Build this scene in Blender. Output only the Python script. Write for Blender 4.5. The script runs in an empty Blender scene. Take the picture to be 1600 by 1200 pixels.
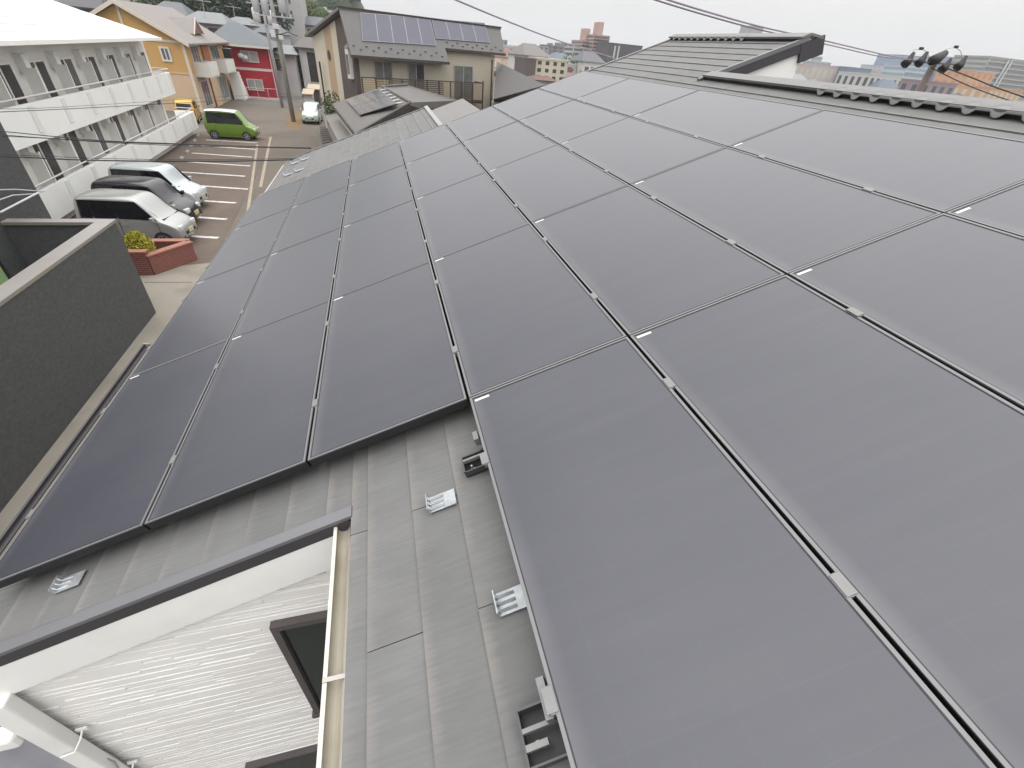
import bpy, math, random
from mathutils import Vector, Matrix
random.seed(7)
scene = bpy.context.scene
COL = scene.collection
V3 = Vector

# ---------------------------------------------------------------- camera
CAM = V3((0.0, 0.0, 7.0))
FPX = 692.11                      # focal length in pixels of the 1600 px wide photograph
RC = Matrix(((0.96660758, -0.24410823, 0.07798043),      # camera right
             (-0.08681479, -0.59823922, -0.79660092),    # camera down
             (0.24110779, 0.76323064, -0.59945478)))     # camera forward
cam_d = bpy.data.cameras.new('camera')
cam = bpy.data.objects.new('camera', cam_d); COL.objects.link(cam)
cam_d.sensor_width = 36.0; cam_d.lens = 36.0 * FPX / 1600.0
cam_d.clip_start = 0.05; cam_d.clip_end = 6000
r, d_, f_ = RC[0], RC[1], RC[2]
cam.matrix_world = Matrix(((r[0], -d_[0], -f_[0], CAM[0]), (r[1], -d_[1], -f_[1], CAM[1]),
                           (r[2], -d_[2], -f_[2], CAM[2]), (0, 0, 0, 1)))
scene.camera = cam

# ---------------------------------------------------------------- sky, sun, exposure
SUN_EL, SUN_AZ = math.radians(60), math.radians(195)      # azimuth from +Y towards +X
world = bpy.data.worlds.new('World'); scene.world = world; world.use_nodes = True
nt = world.node_tree; nt.nodes.clear()
out = nt.nodes.new('ShaderNodeOutputWorld'); bg = nt.nodes.new('ShaderNodeBackground')
sky = nt.nodes.new('ShaderNodeTexSky'); sky.sky_type = 'NISHITA'; sky.sun_disc = False
sky.sun_elevation = SUN_EL; sky.sun_rotation = SUN_AZ; sky.dust_density = 4.0
# overcast: even all round, brightening from the horizon to the zenith as thick cloud does, a little blue sky mixed in
tc = nt.nodes.new('ShaderNodeTexCoord'); sep = nt.nodes.new('ShaderNodeSeparateXYZ')
nt.links.new(tc.outputs['Generated'], sep.inputs[0])
mx = nt.nodes.new('ShaderNodeMath'); mx.operation = 'MAXIMUM'; mx.inputs[1].default_value = 0.0
nt.links.new(sep.outputs['Z'], mx.inputs[0])
ma = nt.nodes.new('ShaderNodeMath'); ma.operation = 'MULTIPLY_ADD'
ma.inputs[1].default_value = 31.0; ma.inputs[2].default_value = 7.4
sq = nt.nodes.new('ShaderNodeMath'); sq.operation = 'POWER'; sq.inputs[1].default_value = 1.35
nt.links.new(mx.outputs[0], sq.inputs[0]); nt.links.new(sq.outputs[0], ma.inputs[0])
no = nt.nodes.new('ShaderNodeTexNoise'); no.inputs['Scale'].default_value = 2.2; no.inputs['Detail'].default_value = 4
nt.links.new(tc.outputs['Generated'], no.inputs['Vector'])
nm = nt.nodes.new('ShaderNodeMath'); nm.operation = 'MULTIPLY_ADD'; nm.inputs[1].default_value = 0.16; nm.inputs[2].default_value = 0.92
nt.links.new(no.outputs['Fac'], nm.inputs[0])
mm = nt.nodes.new('ShaderNodeMath'); mm.operation = 'MULTIPLY'
nt.links.new(ma.outputs[0], mm.inputs[0]); nt.links.new(nm.outputs[0], mm.inputs[1])
cl = nt.nodes.new('ShaderNodeVectorMath'); cl.operation = 'SCALE'; cl.inputs[0].default_value = (1.0, .994, .99)
nt.links.new(mm.outputs[0], cl.inputs['Scale'])
mixw = nt.nodes.new('ShaderNodeMix'); mixw.data_type = 'RGBA'; mixw.inputs['Factor'].default_value = 0.04
nt.links.new(cl.outputs[0], mixw.inputs['A']); nt.links.new(sky.outputs[0], mixw.inputs['B'])
nt.links.new(mixw.outputs['Result'], bg.inputs['Color'])
bg.inputs['Strength'].default_value = 0.1
nt.links.new(bg.outputs[0], out.inputs['Surface'])
sun_d = bpy.data.lights.new('sun', 'SUN'); sun_d.energy = 0.5; sun_d.angle = math.radians(35); sun_d.color = (1.0, 0.97, 0.92)
sun = bpy.data.objects.new('sun', sun_d); COL.objects.link(sun)
sv = V3((math.sin(SUN_AZ) * math.cos(SUN_EL), math.cos(SUN_AZ) * math.cos(SUN_EL), math.sin(SUN_EL)))
sun.rotation_euler = (-sv).to_track_quat('-Z', 'Y').to_euler(); sun.location = (0, 0, 60)
vs = scene.view_settings
vs.view_transform = 'Standard'; vs.look = 'None'; vs.exposure = 0.0; vs.gamma = 1.0; vs.use_curve_mapping = False
scene.render.engine = 'CYCLES'
scene.render.resolution_x = 1024; scene.render.resolution_y = 768

# ---------------------------------------------------------------- pixel -> point helpers
def ray(x, y):
    return RC.transposed() @ V3(((x - 800) / FPX, (y - 600) / FPX, 1.0))
def at_z(x, y, z=0.0):
    d = ray(x, y); return CAM + d * ((z - CAM.z) / d.z)
def at_plane(x, y, p0, n):
    d = ray(x, y); n = V3(n); return CAM + d * ((V3(p0) - CAM).dot(n) / d.dot(n))
def at_y(x, y, Y):
    return at_plane(x, y, (0, Y, 0), (0, 1, 0))

# ---------------------------------------------------------------- materials
MATS = {}
ALB = 0.74                        # one overall reflectance level for the table of colours below
def mat(name, col, rough=0.7, var=0.12, scale=3.0, bump=0.0, bscale=60.0, metal=0.0, ior=1.45, stretch=(1, 1, 1),
        rand=0.0, dirt=None, dirt_amt=0.0, dirt_scale=1.2, coat=0.0, coords='Object'):
    if name in MATS: return MATS[name]
    col = tuple(c * ALB for c in col[:3])
    if dirt: dirt = tuple(c * ALB for c in dirt)
    m = bpy.data.materials.new(name); m.use_nodes = True; n = m.node_tree.nodes; l = m.node_tree.links
    b = n['Principled BSDF']; b.inputs['Roughness'].default_value = rough
    b.inputs['Metallic'].default_value = metal; b.inputs['IOR'].default_value = ior
    b.inputs['Coat Weight'].default_value = coat
    t = n.new('ShaderNodeTexCoord'); mp = n.new('ShaderNodeMapping'); mp.inputs['Scale'].default_value = stretch
    l.new(t.outputs[coords], mp.inputs['Vector'])
    vec = mp.outputs[0]
    info = n.new('ShaderNodeObjectInfo')
    ad = n.new('ShaderNodeVectorMath'); ad.operation = 'ADD'
    cx = n.new('ShaderNodeCombineXYZ')
    ml = n.new('ShaderNodeMath'); ml.operation = 'MULTIPLY'; ml.inputs[1].default_value = 37.0
    l.new(info.outputs['Random'], ml.inputs[0]); l.new(ml.outputs[0], cx.inputs[0]); l.new(ml.outputs[0], cx.inputs[2])
    l.new(vec, ad.inputs[0]); l.new(cx.outputs[0], ad.inputs[1]); vec = ad.outputs[0]
    no = n.new('ShaderNodeTexNoise'); no.inputs['Scale'].default_value = scale; no.inputs['Detail'].default_value = 6
    no.inputs['Roughness'].default_value = 0.62
    l.new(vec, no.inputs['Vector'])
    mr = n.new('ShaderNodeMapRange'); mr.inputs['From Min'].default_value = 0.25; mr.inputs['From Max'].default_value = 0.75
    mr.inputs['To Min'].default_value = 1 - var; mr.inputs['To Max'].default_value = 1 + var
    l.new(no.outputs['Fac'], mr.inputs['Value'])
    fac = mr.outputs[0]
    if rand:
        r2 = n.new('ShaderNodeMapRange'); r2.inputs['To Min'].default_value = 1 - rand; r2.inputs['To Max'].default_value = 1 + rand
        l.new(info.outputs['Random'], r2.inputs['Value'])
        m2 = n.new('ShaderNodeMath'); m2.operation = 'MULTIPLY'; l.new(fac, m2.inputs[0]); l.new(r2.outputs[0], m2.inputs[1]); fac = m2.outputs[0]
    sc = n.new('ShaderNodeVectorMath'); sc.operation = 'SCALE'; sc.inputs[0].default_value = col[:3]
    l.new(fac, sc.inputs['Scale']); colout = sc.outputs[0]
    if dirt:
        n2 = n.new('ShaderNodeTexNoise'); n2.inputs['Scale'].default_value = dirt_scale; n2.inputs['Detail'].default_value = 8
        l.new(vec, n2.inputs['Vector'])
        rp = n.new('ShaderNodeMapRange'); rp.inputs['From Min'].default_value = 0.48; rp.inputs['From Max'].default_value = 0.7
        rp.inputs['To Max'].default_value = dirt_amt; l.new(n2.outputs['Fac'], rp.inputs['Value'])
        mi = n.new('ShaderNodeMix'); mi.data_type = 'RGBA'; mi.inputs['B'].default_value = (*dirt, 1)
        l.new(rp.outputs[0], mi.inputs['Factor']); l.new(colout, mi.inputs['A']); colout = mi.outputs['Result']
    l.new(colout, b.inputs['Base Color'])
    if bump:
        n3 = n.new('ShaderNodeTexNoise'); n3.inputs['Scale'].default_value = bscale; n3.inputs['Detail'].default_value = 5
        l.new(vec, n3.inputs['Vector'])
        bp = n.new('ShaderNodeBump'); bp.inputs['Strength'].default_value = bump; bp.inputs['Distance'].default_value = 0.01
        l.new(n3.outputs['Fac'], bp.inputs['Height']); l.new(bp.outputs[0], b.inputs['Normal'])
    m.diffuse_color = (*col[:3], 1); MATS[name] = m; return m

def glass_mat(name, col=(0.03, 0.035, 0.04), rough=0.05, ior=1.5):
    return mat(name, col, rough, 0.25, 0.8, ior=ior)

# ---------------------------------------------------------------- mesh builder
class MB:
    def __init__(s): s.v = []; s.f = []
    def poly(s, pts):
        i = len(s.v); s.v += [tuple(p) for p in pts]; s.f.append(tuple(range(i, i + len(pts)))); return s
    def box8(s, p):
        i = len(s.v); s.v += [tuple(q) for q in p]
        s.f += [tuple(i + k for k in q) for q in ((0, 3, 2, 1), (4, 5, 6, 7), (0, 1, 5, 4), (1, 2, 6, 5), (2, 3, 7, 6), (3, 0, 4, 7))]; return s
    def box(s, x0, x1, y0, y1, z0, z1, T=None):
        p = [V3(q) for q in ((x0, y0, z0), (x1, y0, z0), (x1, y1, z0), (x0, y1, z0), (x0, y0, z1), (x1, y0, z1), (x1, y1, z1), (x0, y1, z1))]
        if T: p = [T(*q) for q in p]
        return s.box8(p)
    def prism(s, pts, off):
        """closed polygon pts extruded by vector off"""
        off = V3(off); n = len(pts); i = len(s.v); pts = [V3(p) for p in pts]
        s.v += [tuple(p) for p in pts] + [tuple(p + off) for p in pts]
        s.f.append(tuple(i + k for k in reversed(range(n)))); s.f.append(tuple(i + n + k for k in range(n)))
        for k in range(n):
            s.f.append((i + k, i + (k + 1) % n, i + n + (k + 1) % n, i + n + k))
        return s
    def tube(s, path, r, n=8, caps=True):
        path = [V3(p) for p in path]; i0 = len(s.v); m = len(path)
        rr = r if isinstance(r, (list, tuple)) else [r] * m
        up = None
        for k, p in enumerate(path):
            t = (path[min(k + 1, m - 1)] - path[max(k - 1, 0)]).normalized()
            if up is None:
                up = V3((0, 0, 1)) if abs(t.z) < .9 else V3((1, 0, 0))
            a = t.cross(up).normalized(); b = a.cross(t).normalized(); up = b
            for j in range(n):
                q = 2 * math.pi * j / n
                s.v.append(tuple(p + (a * math.cos(q) + b * math.sin(q)) * rr[k]))
        for k in range(m - 1):
            for j in range(n):
                s.f.append((i0 + k * n + j, i0 + k * n + (j + 1) % n, i0 + (k + 1) * n + (j + 1) % n, i0 + (k + 1) * n + j))
        if caps:
            s.f.append(tuple(i0 + j for j in reversed(range(n)))); s.f.append(tuple(i0 + (m - 1) * n + j for j in range(n)))
        return s
    def mesh(s, name, m, smooth=False):
        me = bpy.data.meshes.new(name); me.from_pydata(s.v, [], s.f); me.materials.append(m)
        if smooth:
            for p in me.polygons: p.use_smooth = True
        me.update(); return me
    def build(s, name, m, parent=None, smooth=False, bevel=0.0, sub=0):
        o = bpy.data.objects.new(name, s.mesh(name, m, smooth)); COL.objects.link(o)
        if parent is not None: adopt(o, parent)
        if bevel:
            b = o.modifiers.new('bevel', 'BEVEL'); b.width = bevel; b.segments = 2; b.limit_method = 'ANGLE'
        if sub:
            b = o.modifiers.new('sub', 'SUBSURF'); b.levels = sub; b.render_levels = sub
        return o

def world_mx(o):
    m = Matrix.LocRotScale(o.location, o.rotation_euler, o.scale)
    if o.parent: m = world_mx(o.parent) @ o.matrix_parent_inverse @ m
    return m
def adopt(o, parent):
    """parent keeps the child's world coordinates"""
    o.parent = parent; o.matrix_parent_inverse = world_mx(parent).inverted()
def empty(name, loc=(0, 0, 0), rz=0.0):
    e = bpy.data.objects.new(name, None); COL.objects.link(e); e.location = loc; e.rotation_euler = (0, 0, rz)
    e.empty_display_size = 0.2; return e
def tag(o, label=None, cat=None, group=None, kind=None):
    if label: o['label'] = label
    if cat: o['category'] = cat
    if group: o['group'] = group
    if kind: o['kind'] = kind
    return o
def local_child(mb, name, m, parent, smooth=False, bevel=0.0, sub=0):
    """mesh given in the parent's own coordinates"""
    o = mb.build(name, m, None, smooth, bevel, sub); o.parent = parent; return o
def frame(p0, dx, dy=None):
    """local (u, v, w) -> world; u along dx (horizontal), v horizontal to the left of u, w up"""
    p0 = V3(p0); dx = V3(dx).normalized(); dy = V3((-dx.y, dx.x, 0)) if dy is None else V3(dy)
    return lambda u, v, w: p0 + dx * u + dy * v + V3((0, 0, 1)) * w

# ---------------------------------------------------------------- the setting: ground, road, parking
def sheet(name, pts, z, m, kind='structure', parent=None):
    mb = MB(); mb.poly([(p[0], p[1], z) for p in pts]); o = mb.build(name, m, parent)
    if kind: o['kind'] = kind
    return o
m_ground = mat('ground_mix', (0.16, 0.15, 0.135), 0.9, 0.2, 0.05, 0.3, 3, dirt=(0.1, 0.11, 0.07), dirt_amt=0.6, dirt_scale=0.03)
m_asph = mat('parking_asphalt', (0.148, 0.112, 0.088), 0.9, 0.14, 0.9, 0.5, 60, dirt=(0.10, 0.075, 0.064), dirt_amt=0.7, dirt_scale=0.35)
m_road = mat('road_asphalt', (0.15, 0.125, 0.10), 0.9, 0.1, 0.6, 0.4, 60, dirt=(0.10, 0.083, 0.068), dirt_amt=0.7, dirt_scale=0.22)
m_conc = mat('pale_concrete', (0.3, 0.27, 0.225), 0.85, 0.12, 0.9, 0.3, 40, dirt=(0.2, 0.17, 0.14), dirt_amt=0.6, dirt_scale=0.7)
m_line = mat('white_line_paint', (0.72, 0.69, 0.66), 0.8, 0.16, 5, dirt=(0.25, 0.21, 0.18), dirt_amt=0.6, dirt_scale=6)
g = MB()
gx = [-3000, -600, -200, -90, -60, -40, -28, -20, -10, 0, 15, 30, 60, 120, 250, 600, 3000]
gy = [-3000, -600, -100, -20, 0, 20, 40, 62, 80, 110, 150, 200, 280, 400, 600, 1000, 3000]
def terrain(x, y):
    """flat streets; the land climbs towards the wooded hill on the far left"""
    t = max(0.0, min(1.0, (y - 72) / 130.0)); t = t * t * (3 - 2 * t)
    k = max(0.0, min(1.0, (20 - x + 0.1 * (y - 72)) / 40.0)); k = k * k * (3 - 2 * k)
    return 13.0 * t * k
gi = {}
gv = []; gf = []
for j, y in enumerate(gy):
    for i, x in enumerate(gx):
        gv.append((x, y, terrain(x, y) - 0.012))
for j in range(len(gy) - 1):
    for i in range(len(gx) - 1):
        a = j * len(gx) + i; gf.append((a, a + 1, a + len(gx) + 1, a + len(gx)))
g.v, g.f = gv, gf
tag(g.build('ground', m_ground), kind='structure')
tag(sheet('road', [(-6.2, 18.0), (-3.2, 18.0), (-3.6, 36), (-5.6, 46.5), (-3.0, 50), (-3.2, 72), (-20, 76), (-20, 56), (-13.4, 51.5), (-11.0, 45.0), (-8.2, 44.2), (-7.2, 33), (-6.45, 20)], 0.0, m_road))
park = tag(sheet('parking_lot', [(-12.9, 16.5), (-6.3, 17.6), (-6.45, 20), (-7.3, 33), (-8.3, 44.2), (-13.6, 44.9)], 0.004, m_asph))
path = tag(sheet('concrete_path', [(-9.2, 2.0), (-1.6, 2.0), (-1.6, 14.0), (-3.2, 18.0), (-6.3, 17.6), (-9.2, 17.0)], 0.004, m_conc))
m_joint = mat('path_joint', (0.13, 0.115, 0.1), 0.9)
for q0, q1 in (((225, 441), (300, 441)),):
    a, b = at_z(*q0, 0.008), at_z(*q1, 0.008); dd = (b - a).normalized(); nn = V3((-dd.y, dd.x, 0)) * 0.02
    MB().poly([a - nn, b - nn, b + nn, a + nn]).build('path_joint', m_joint, path)
# painted stall lines (pixel ends -> ground)
for a, b in (((250, 366), (341, 371.5)), ((262, 336), (354.5, 342.5)), ((262, 310), (369, 317)), ((275, 287.5), (387.5, 295.5)), ((280, 268.5), (383, 275.3)),
             ((289, 252.5), (391, 259.3)), ((300, 239), (394, 245.6)), ((314, 228), (400, 233.3)), ((322, 218.5), (402, 223))):
    a, b = at_z(*a, 0.008), at_z(*b, 0.008); dd = (b - a).normalized(); nn = V3((-dd.y, dd.x, 0)) * 0.1
    MB().poly([a - nn, b - nn, b + nn, a + nn]).build('parking_line', m_line, park)
m_yl = mat('worn_yellow_line', (0.36, 0.30, 0.23), 0.85, 0.2, 4)
a, b = at_z(402, 226, 0.008), at_z(386, 340, 0.008); dd = (b - a).normalized(); nn = V3((-dd.y, dd.x, 0)) * 0.07
MB().poly([a - nn, b - nn, b + nn, a + nn]).build('edge_line', m_yl, park)
for lab, q0, q1 in (('edge', (423, 214), (407, 292)),):
    a, b = at_z(*q0, 0.009), at_z(*q1, 0.009); dd = (b - a).normalized(); nn = V3((-dd.y, dd.x, 0)) * 0.08
    MB().poly([a - nn, b - nn, b + nn, a + nn]).build('road_line', m_yl, path)

# ---------------------------------------------------------------- the house we stand on
TH = math.radians(20.764); O = V3((-1.8447, 1.4898, 4.9687))
S = V3((math.cos(TH), 0, math.sin(TH))); N = V3((-math.sin(TH), 0, math.cos(TH))); TT = V3((0, 1, 0))
A_, B_ = 0.755976, 1.56                    # panel pitch up the slope / along the eaves
def RF(s, t, h): return O + S * s + TT * t + N * h
HR = -0.118                                # slate surface below the panel tops
EXP = 0.1856                               # slate exposure
house = tag(empty('house', (1.5, 4.0, 0)), 'white sided house under our feet with grey slate roof and stepped gables', 'house')

def slate_material(name, col, rand=0.1):
    m = bpy.data.materials.new(name); m.use_nodes = True; n = m.node_tree.nodes; l = m.node_tree.links
    b = n['Principled BSDF']; b.inputs['Roughness'].default_value = 0.72
    t = n.new('ShaderNodeTexCoord'); info = n.new('ShaderNodeObjectInfo')
    ml = n.new('ShaderNodeMath'); ml.operation = 'MULTIPLY'; ml.inputs[1].default_value = 53.0; l.new(info.outputs['Random'], ml.inputs[0])
    cx = n.new('ShaderNodeCombineXYZ'); l.new(ml.outputs[0], cx.inputs[1]); l.new(ml.outputs[0], cx.inputs[2])
    ad = n.new('ShaderNodeVectorMath'); l.new(t.outputs['Object'], ad.inputs[0]); l.new(cx.outputs[0], ad.inputs[1])
    # long brushed grain running down the slope (local x)
    mp = n.new('ShaderNodeMapping'); mp.inputs['Scale'].default_value = (7, 90, 10); l.new(ad.outputs[0], mp.inputs['Vector'])
    g1 = n.new('ShaderNodeTexNoise'); g1.inputs['Scale'].default_value = 1.0; g1.inputs['Detail'].default_value = 5; l.new(mp.outputs[0], g1.inputs['Vector'])
    g2 = n.new('ShaderNodeTexNoise'); g2.inputs['Scale'].default_value = 5.0; g2.inputs['Detail'].default_value = 6; l.new(ad.outputs[0], g2.inputs['Vector'])
    mr = n.new('ShaderNodeMapRange'); mr.inputs['From Min'].default_value = .25; mr.inputs['From Max'].default_value = .75
    mr.inputs['To Min'].default_value = .92; mr.inputs['To Max'].default_value = 1.08; l.new(g1.outputs['Fac'], mr.inputs['Value'])
    m2 = n.new('ShaderNodeMapRange'); m2.inputs['From Min'].default_value = .25; m2.inputs['From Max'].default_value = .75
    m2.inputs['To Min'].default_value = .88; m2.inputs['To Max'].default_value = 1.1; l.new(g2.outputs['Fac'], m2.inputs['Value'])
    m3 = n.new('ShaderNodeMapRange'); m3.inputs['To Min'].default_value = 1 - rand; m3.inputs['To Max'].default_value = 1 + rand; l.new(info.outputs['Random'], m3.inputs['Value'])
    a1 = n.new('ShaderNodeMath'); a1.operation = 'MULTIPLY'; l.new(mr.outputs[0], a1.inputs[0]); l.new(m2.outputs[0], a1.inputs[1])
    a2 = n.new('ShaderNodeMath'); a2.operation = 'MULTIPLY'; l.new(a1.outputs[0], a2.inputs[0]); l.new(m3.outputs[0], a2.inputs[1])
    sc = n.new('ShaderNodeVectorMath'); sc.operation = 'SCALE'; sc.inputs[0].default_value = col; l.new(a2.outputs[0], sc.inputs['Scale'])
    # worn, paint-bare lower edge: ragged pale brown band with a shape of its own
    sp = n.new('ShaderNodeSeparateXYZ'); l.new(t.outputs['Object'], sp.inputs[0])
    wn = n.new('ShaderNodeMath'); wn.operation = 'MULTIPLY_ADD'; wn.inputs[1].default_value = -0.05; l.new(g1.outputs['Fac'], wn.inputs[0]); l.new(sp.outputs['X'], wn.inputs[2])
    wr = n.new('ShaderNodeMapRange'); wr.inputs['From Min'].default_value = -0.022; wr.inputs['From Max'].default_value = 0.012
    wr.inputs['To Min'].default_value = 0.75; wr.inputs['To Max'].default_value = 0.0; l.new(wn.outputs[0], wr.inputs['Value'])
    wm = n.new('ShaderNodeMath'); wm.operation = 'MULTIPLY'; l.new(wr.outputs[0], wm.inputs[0])
    n5 = n.new('ShaderNodeTexNoise'); n5.inputs['Scale'].default_value = 3.0; l.new(ad.outputs[0], n5.inputs['Vector'])
    w5 = n.new('ShaderNodeMapRange'); w5.inputs['From Min'].default_value = .35; w5.inputs['From Max'].default_value = .6; l.new(n5.outputs['Fac'], w5.inputs['Value']); l.new(w5.outputs[0], wm.inputs[1])
    mi = n.new('ShaderNodeMix'); mi.data_type = 'RGBA'; mi.inputs['B'].default_value = (.17, .158, .147, 1)
    l.new(wm.outputs[0], mi.inputs['Factor']); l.new(sc.outputs[0], mi.inputs['A'])
    # patches where the coat is tinted brown
    n4 = n.new('ShaderNodeTexNoise'); n4.inputs['Scale'].default_value = 1.7; n4.inputs['Detail'].default_value = 7; l.new(ad.outputs[0], n4.inputs['Vector'])
    w4 = n.new('ShaderNodeMapRange'); w4.inputs['From Min'].default_value = .52; w4.inputs['From Max'].default_value = .72; w4.inputs['To Max'].default_value = .22; l.new(n4.outputs['Fac'], w4.inputs['Value'])
    mj = n.new('ShaderNodeMix'); mj.data_type = 'RGBA'; mj.inputs['B'].default_value = (.115, .098, .085, 1)
    l.new(w4.outputs[0], mj.inputs['Factor']); l.new(mi.outputs['Result'], mj.inputs['A'])
    l.new(mj.outputs['Result'], b.inputs['Base Color'])
    bp = n.new('ShaderNodeBump'); bp.inputs['Strength'].default_value = .5; bp.inputs['Distance'].default_value = .0035
    l.new(g1.outputs['Fac'], bp.inputs['Height']); l.new(bp.outputs[0], b.inputs['Normal'])
    MATS[name] = m; return m
m_slate = slate_material('grey_slate', (0.114, 0.114, 0.112), .05)
m_deck = mat('roof_underlay', (0.03, 0.03, 0.032), 0.9)
m_cap = mat('grey_metal_flashing', (0.20, 0.20, 0.212), 0.45, 0.06, 3, metal=0.25)
m_dark = mat('dark_brown_trim', (0.055, 0.05, 0.056), 0.55, 0.1, 4)
m_white = mat('white_trim', (0.96, 0.955, 0.93), 0.55, 0.035, 2, dirt=(0.8, 0.77, 0.7), dirt_amt=.4, dirt_scale=2.5)
roof = MB()
def slab(mb, s0, s1, t0, t1, h0, h1):
    mb.box8([RF(s0, t0, h0), RF(s1, t0, h0), RF(s1, t1, h0), RF(s0, t1, h0), RF(s0, t0, h1), RF(s1, t0, h1), RF(s1, t1, h1), RF(s0, t1, h1)])
slab(roof, -0.10, 2.0, -0.235, 6.80, HR - .10, HR - .012)
slab(roof, 2.0, 5.90, -3.6, 6.80, HR - .101, HR - .012)
slab(roof, 1.67, 2.0, -3.6, -0.236, HR - .099, HR - .012)
slab(roof, 5.90, 7.08, 3.92, 6.80, HR - .10, HR - .012)
slab(roof, -0.10, 2.98, 6.80, 9.44, HR - .10, HR - .012)
roof_o = roof.build('roof', m_deck, house)

SLATE_CACHE = {}
def slate(s0, t0, t1, expo=EXP):
    """one slate, its lower edge at s0, standing 6 mm proud of the course below"""
    w = round(t1 - t0, 3); e = round(expo, 3)
    if (w, e) not in SLATE_CACHE:
        mb = MB(); e2 = e + 0.03
        mb.box8([V3(q) for q in ((0, 0.0015, -.010), (e2, 0.0015, -.0160), (e2, w - .0015, -.0160), (0, w - .0015, -.010),
                                 (0, 0.0015, 0), (e2, 0.0015, -.0105), (e2, w - .0015, -.0105), (0, w - .0015, 0))])
        SLATE_CACHE[(w, e)] = mb.mesh('slate', m_slate)
    o = bpy.data.objects.new('slate', SLATE_CACHE[(w, e)]); COL.objects.link(o)
    o.matrix_world = Matrix(((S.x, 0, N.x, 0), (0, 1, 0, 0), (S.z, 0, N.z, 0), (0, 0, 0, 1)))
    o.location = RF(s0, t0, HR + random.uniform(-.0006, .0006)); o.rotation_euler.y += random.uniform(-.0025, .0025)
    o.rotation_euler.z += random.uniform(-.0012, .0012)
    adopt(o, roof_o)
    return o
S_REF = 1.74                                # a course edge seen in the photograph
def slates(s0, s1, t0, t1, row_phase=0):
    k0 = math.floor((s0 - S_REF) / EXP)
    for k in range(k0, k0 + 60):
        a = S_REF + k * EXP; b = a + EXP
        lo = max(a, s0); hi = min(b, s1)
        if hi - lo < 0.02:
            if a > s1: break
            continue
        ph = -0.83 if k % 2 == 0 else -0.375
        j = math.floor((t0 - ph) / 0.91)
        while ph + j * .91 < t1 - .02:
            u0 = max(t0, ph + j * .91); u1 = min(t1, ph + (j + 1) * .91)
            if u1 - u0 > .03: slate(lo, u0, u1, hi - lo)
            j += 1
slates(-0.10, 1.668, -0.233, 0.45)           # strip in front of the left array
slates(1.668, 2.75, -3.5, 0.45)             # beside the nearest panel
slates(2.75, 5.10, -3.5, -1.45)             # nearer than the array, below the picture
slates(5.10, 5.86, -3.5, 3.93)              # strip above the array
slates(5.10, 7.05, 3.93, 6.77)              # upper part
slates(-0.10, 2.96, 6.02, 9.40)             # far end

# verge caps, barge boards and eaves trim
fl = lambda *a: slab(*a)
mb = MB(); slab(mb, -0.11, 1.672, -0.288, -0.2335, HR - .012, HR + .009); mb.build('verge_cap', m_cap, roof_o, bevel=.003)
mb = MB(); slab(mb, -0.11, 1.65, -0.287, -0.268, HR - .07, HR - .0125); mb.build('drip_edge', m_dark, roof_o)
mb = MB(); slab(mb, -0.40, 1.60, -0.285, -0.255, HR - .275, HR - .072); mb.build('barge_board', m_white, roof_o)
for (s0, s1, t0, t1) in ((2.98, 7.08, 6.77, 6.83), (-0.1, 2.98, 9.40, 9.46)):
    mb = MB(); slab(mb, s0, s1, t0, t1, HR - .12, HR + .012); mb.build('verge_cap', m_cap, roof_o)
mb = MB(); slab(mb, 2.955, 3.03, 6.83, 9.46, HR - .12, HR + .025); mb.build('side_flashing', mat('pale_flashing', (.34, .335, .32), .45, .06), roof_o)
mb = MB(); slab(mb, 3.03, 3.75, 6.84, 9.2, HR - .16, HR - .05); mb.build('metal_valley', mat('warm_grey_metal', (.19, .175, .165), .5, .06), roof_o)
# upper part: near verge with dark barge board, white gable below
mb = MB(); slab(mb, 5.74, 7.10, 3.885, 3.93, HR - .02, HR + .02); mb.build('verge_cap', m_cap, roof_o)
mb = MB(); slab(mb, 5.70, 7.12, 3.89, 3.915, HR - .115, HR - .022); slab(mb, 7.0, 7.3, 3.886, 3.919, HR - .21, HR - .023); mb.build('barge_board', m_dark, roof_o)
p = [RF(5.70, 3.92, HR - .117), RF(7.06, 3.92, HR - .117)]
q0 = V3((p[0].x, p[0].y, p[0].z - .35)); q1 = V3((p[1].x, p[1].y, p[1].z - .42))
m_wallp = mat('white_plaster', (0.66, 0.64, 0.6), 0.7, 0.04, 2)
MB().prism([p[0], p[1], q1, q0], (0, .03, 0)).build('upper_barge', m_white, house)
MB().prism([p[0] + V3((0, .06, -.2)), p[1] + V3((-.1, .06, -.2)), q1 + V3((-.1, .06, -1.6)), q0 + V3((0, .06, -1.0))], (0, .1, 0)).build('upper_gable_wall', mat('beige_siding', (.42, .38, .30), .7, .08, 5, stretch=(14, 1, 1)), house)
mb = MB(); w0 = RF(7.06, 4.0, HR - .2); mb.box(w0.x - .12, w0.x, 5.6, 8.2, 0.02, w0.z - .01); mb.build('back_wall', m_wallp, house)
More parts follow.
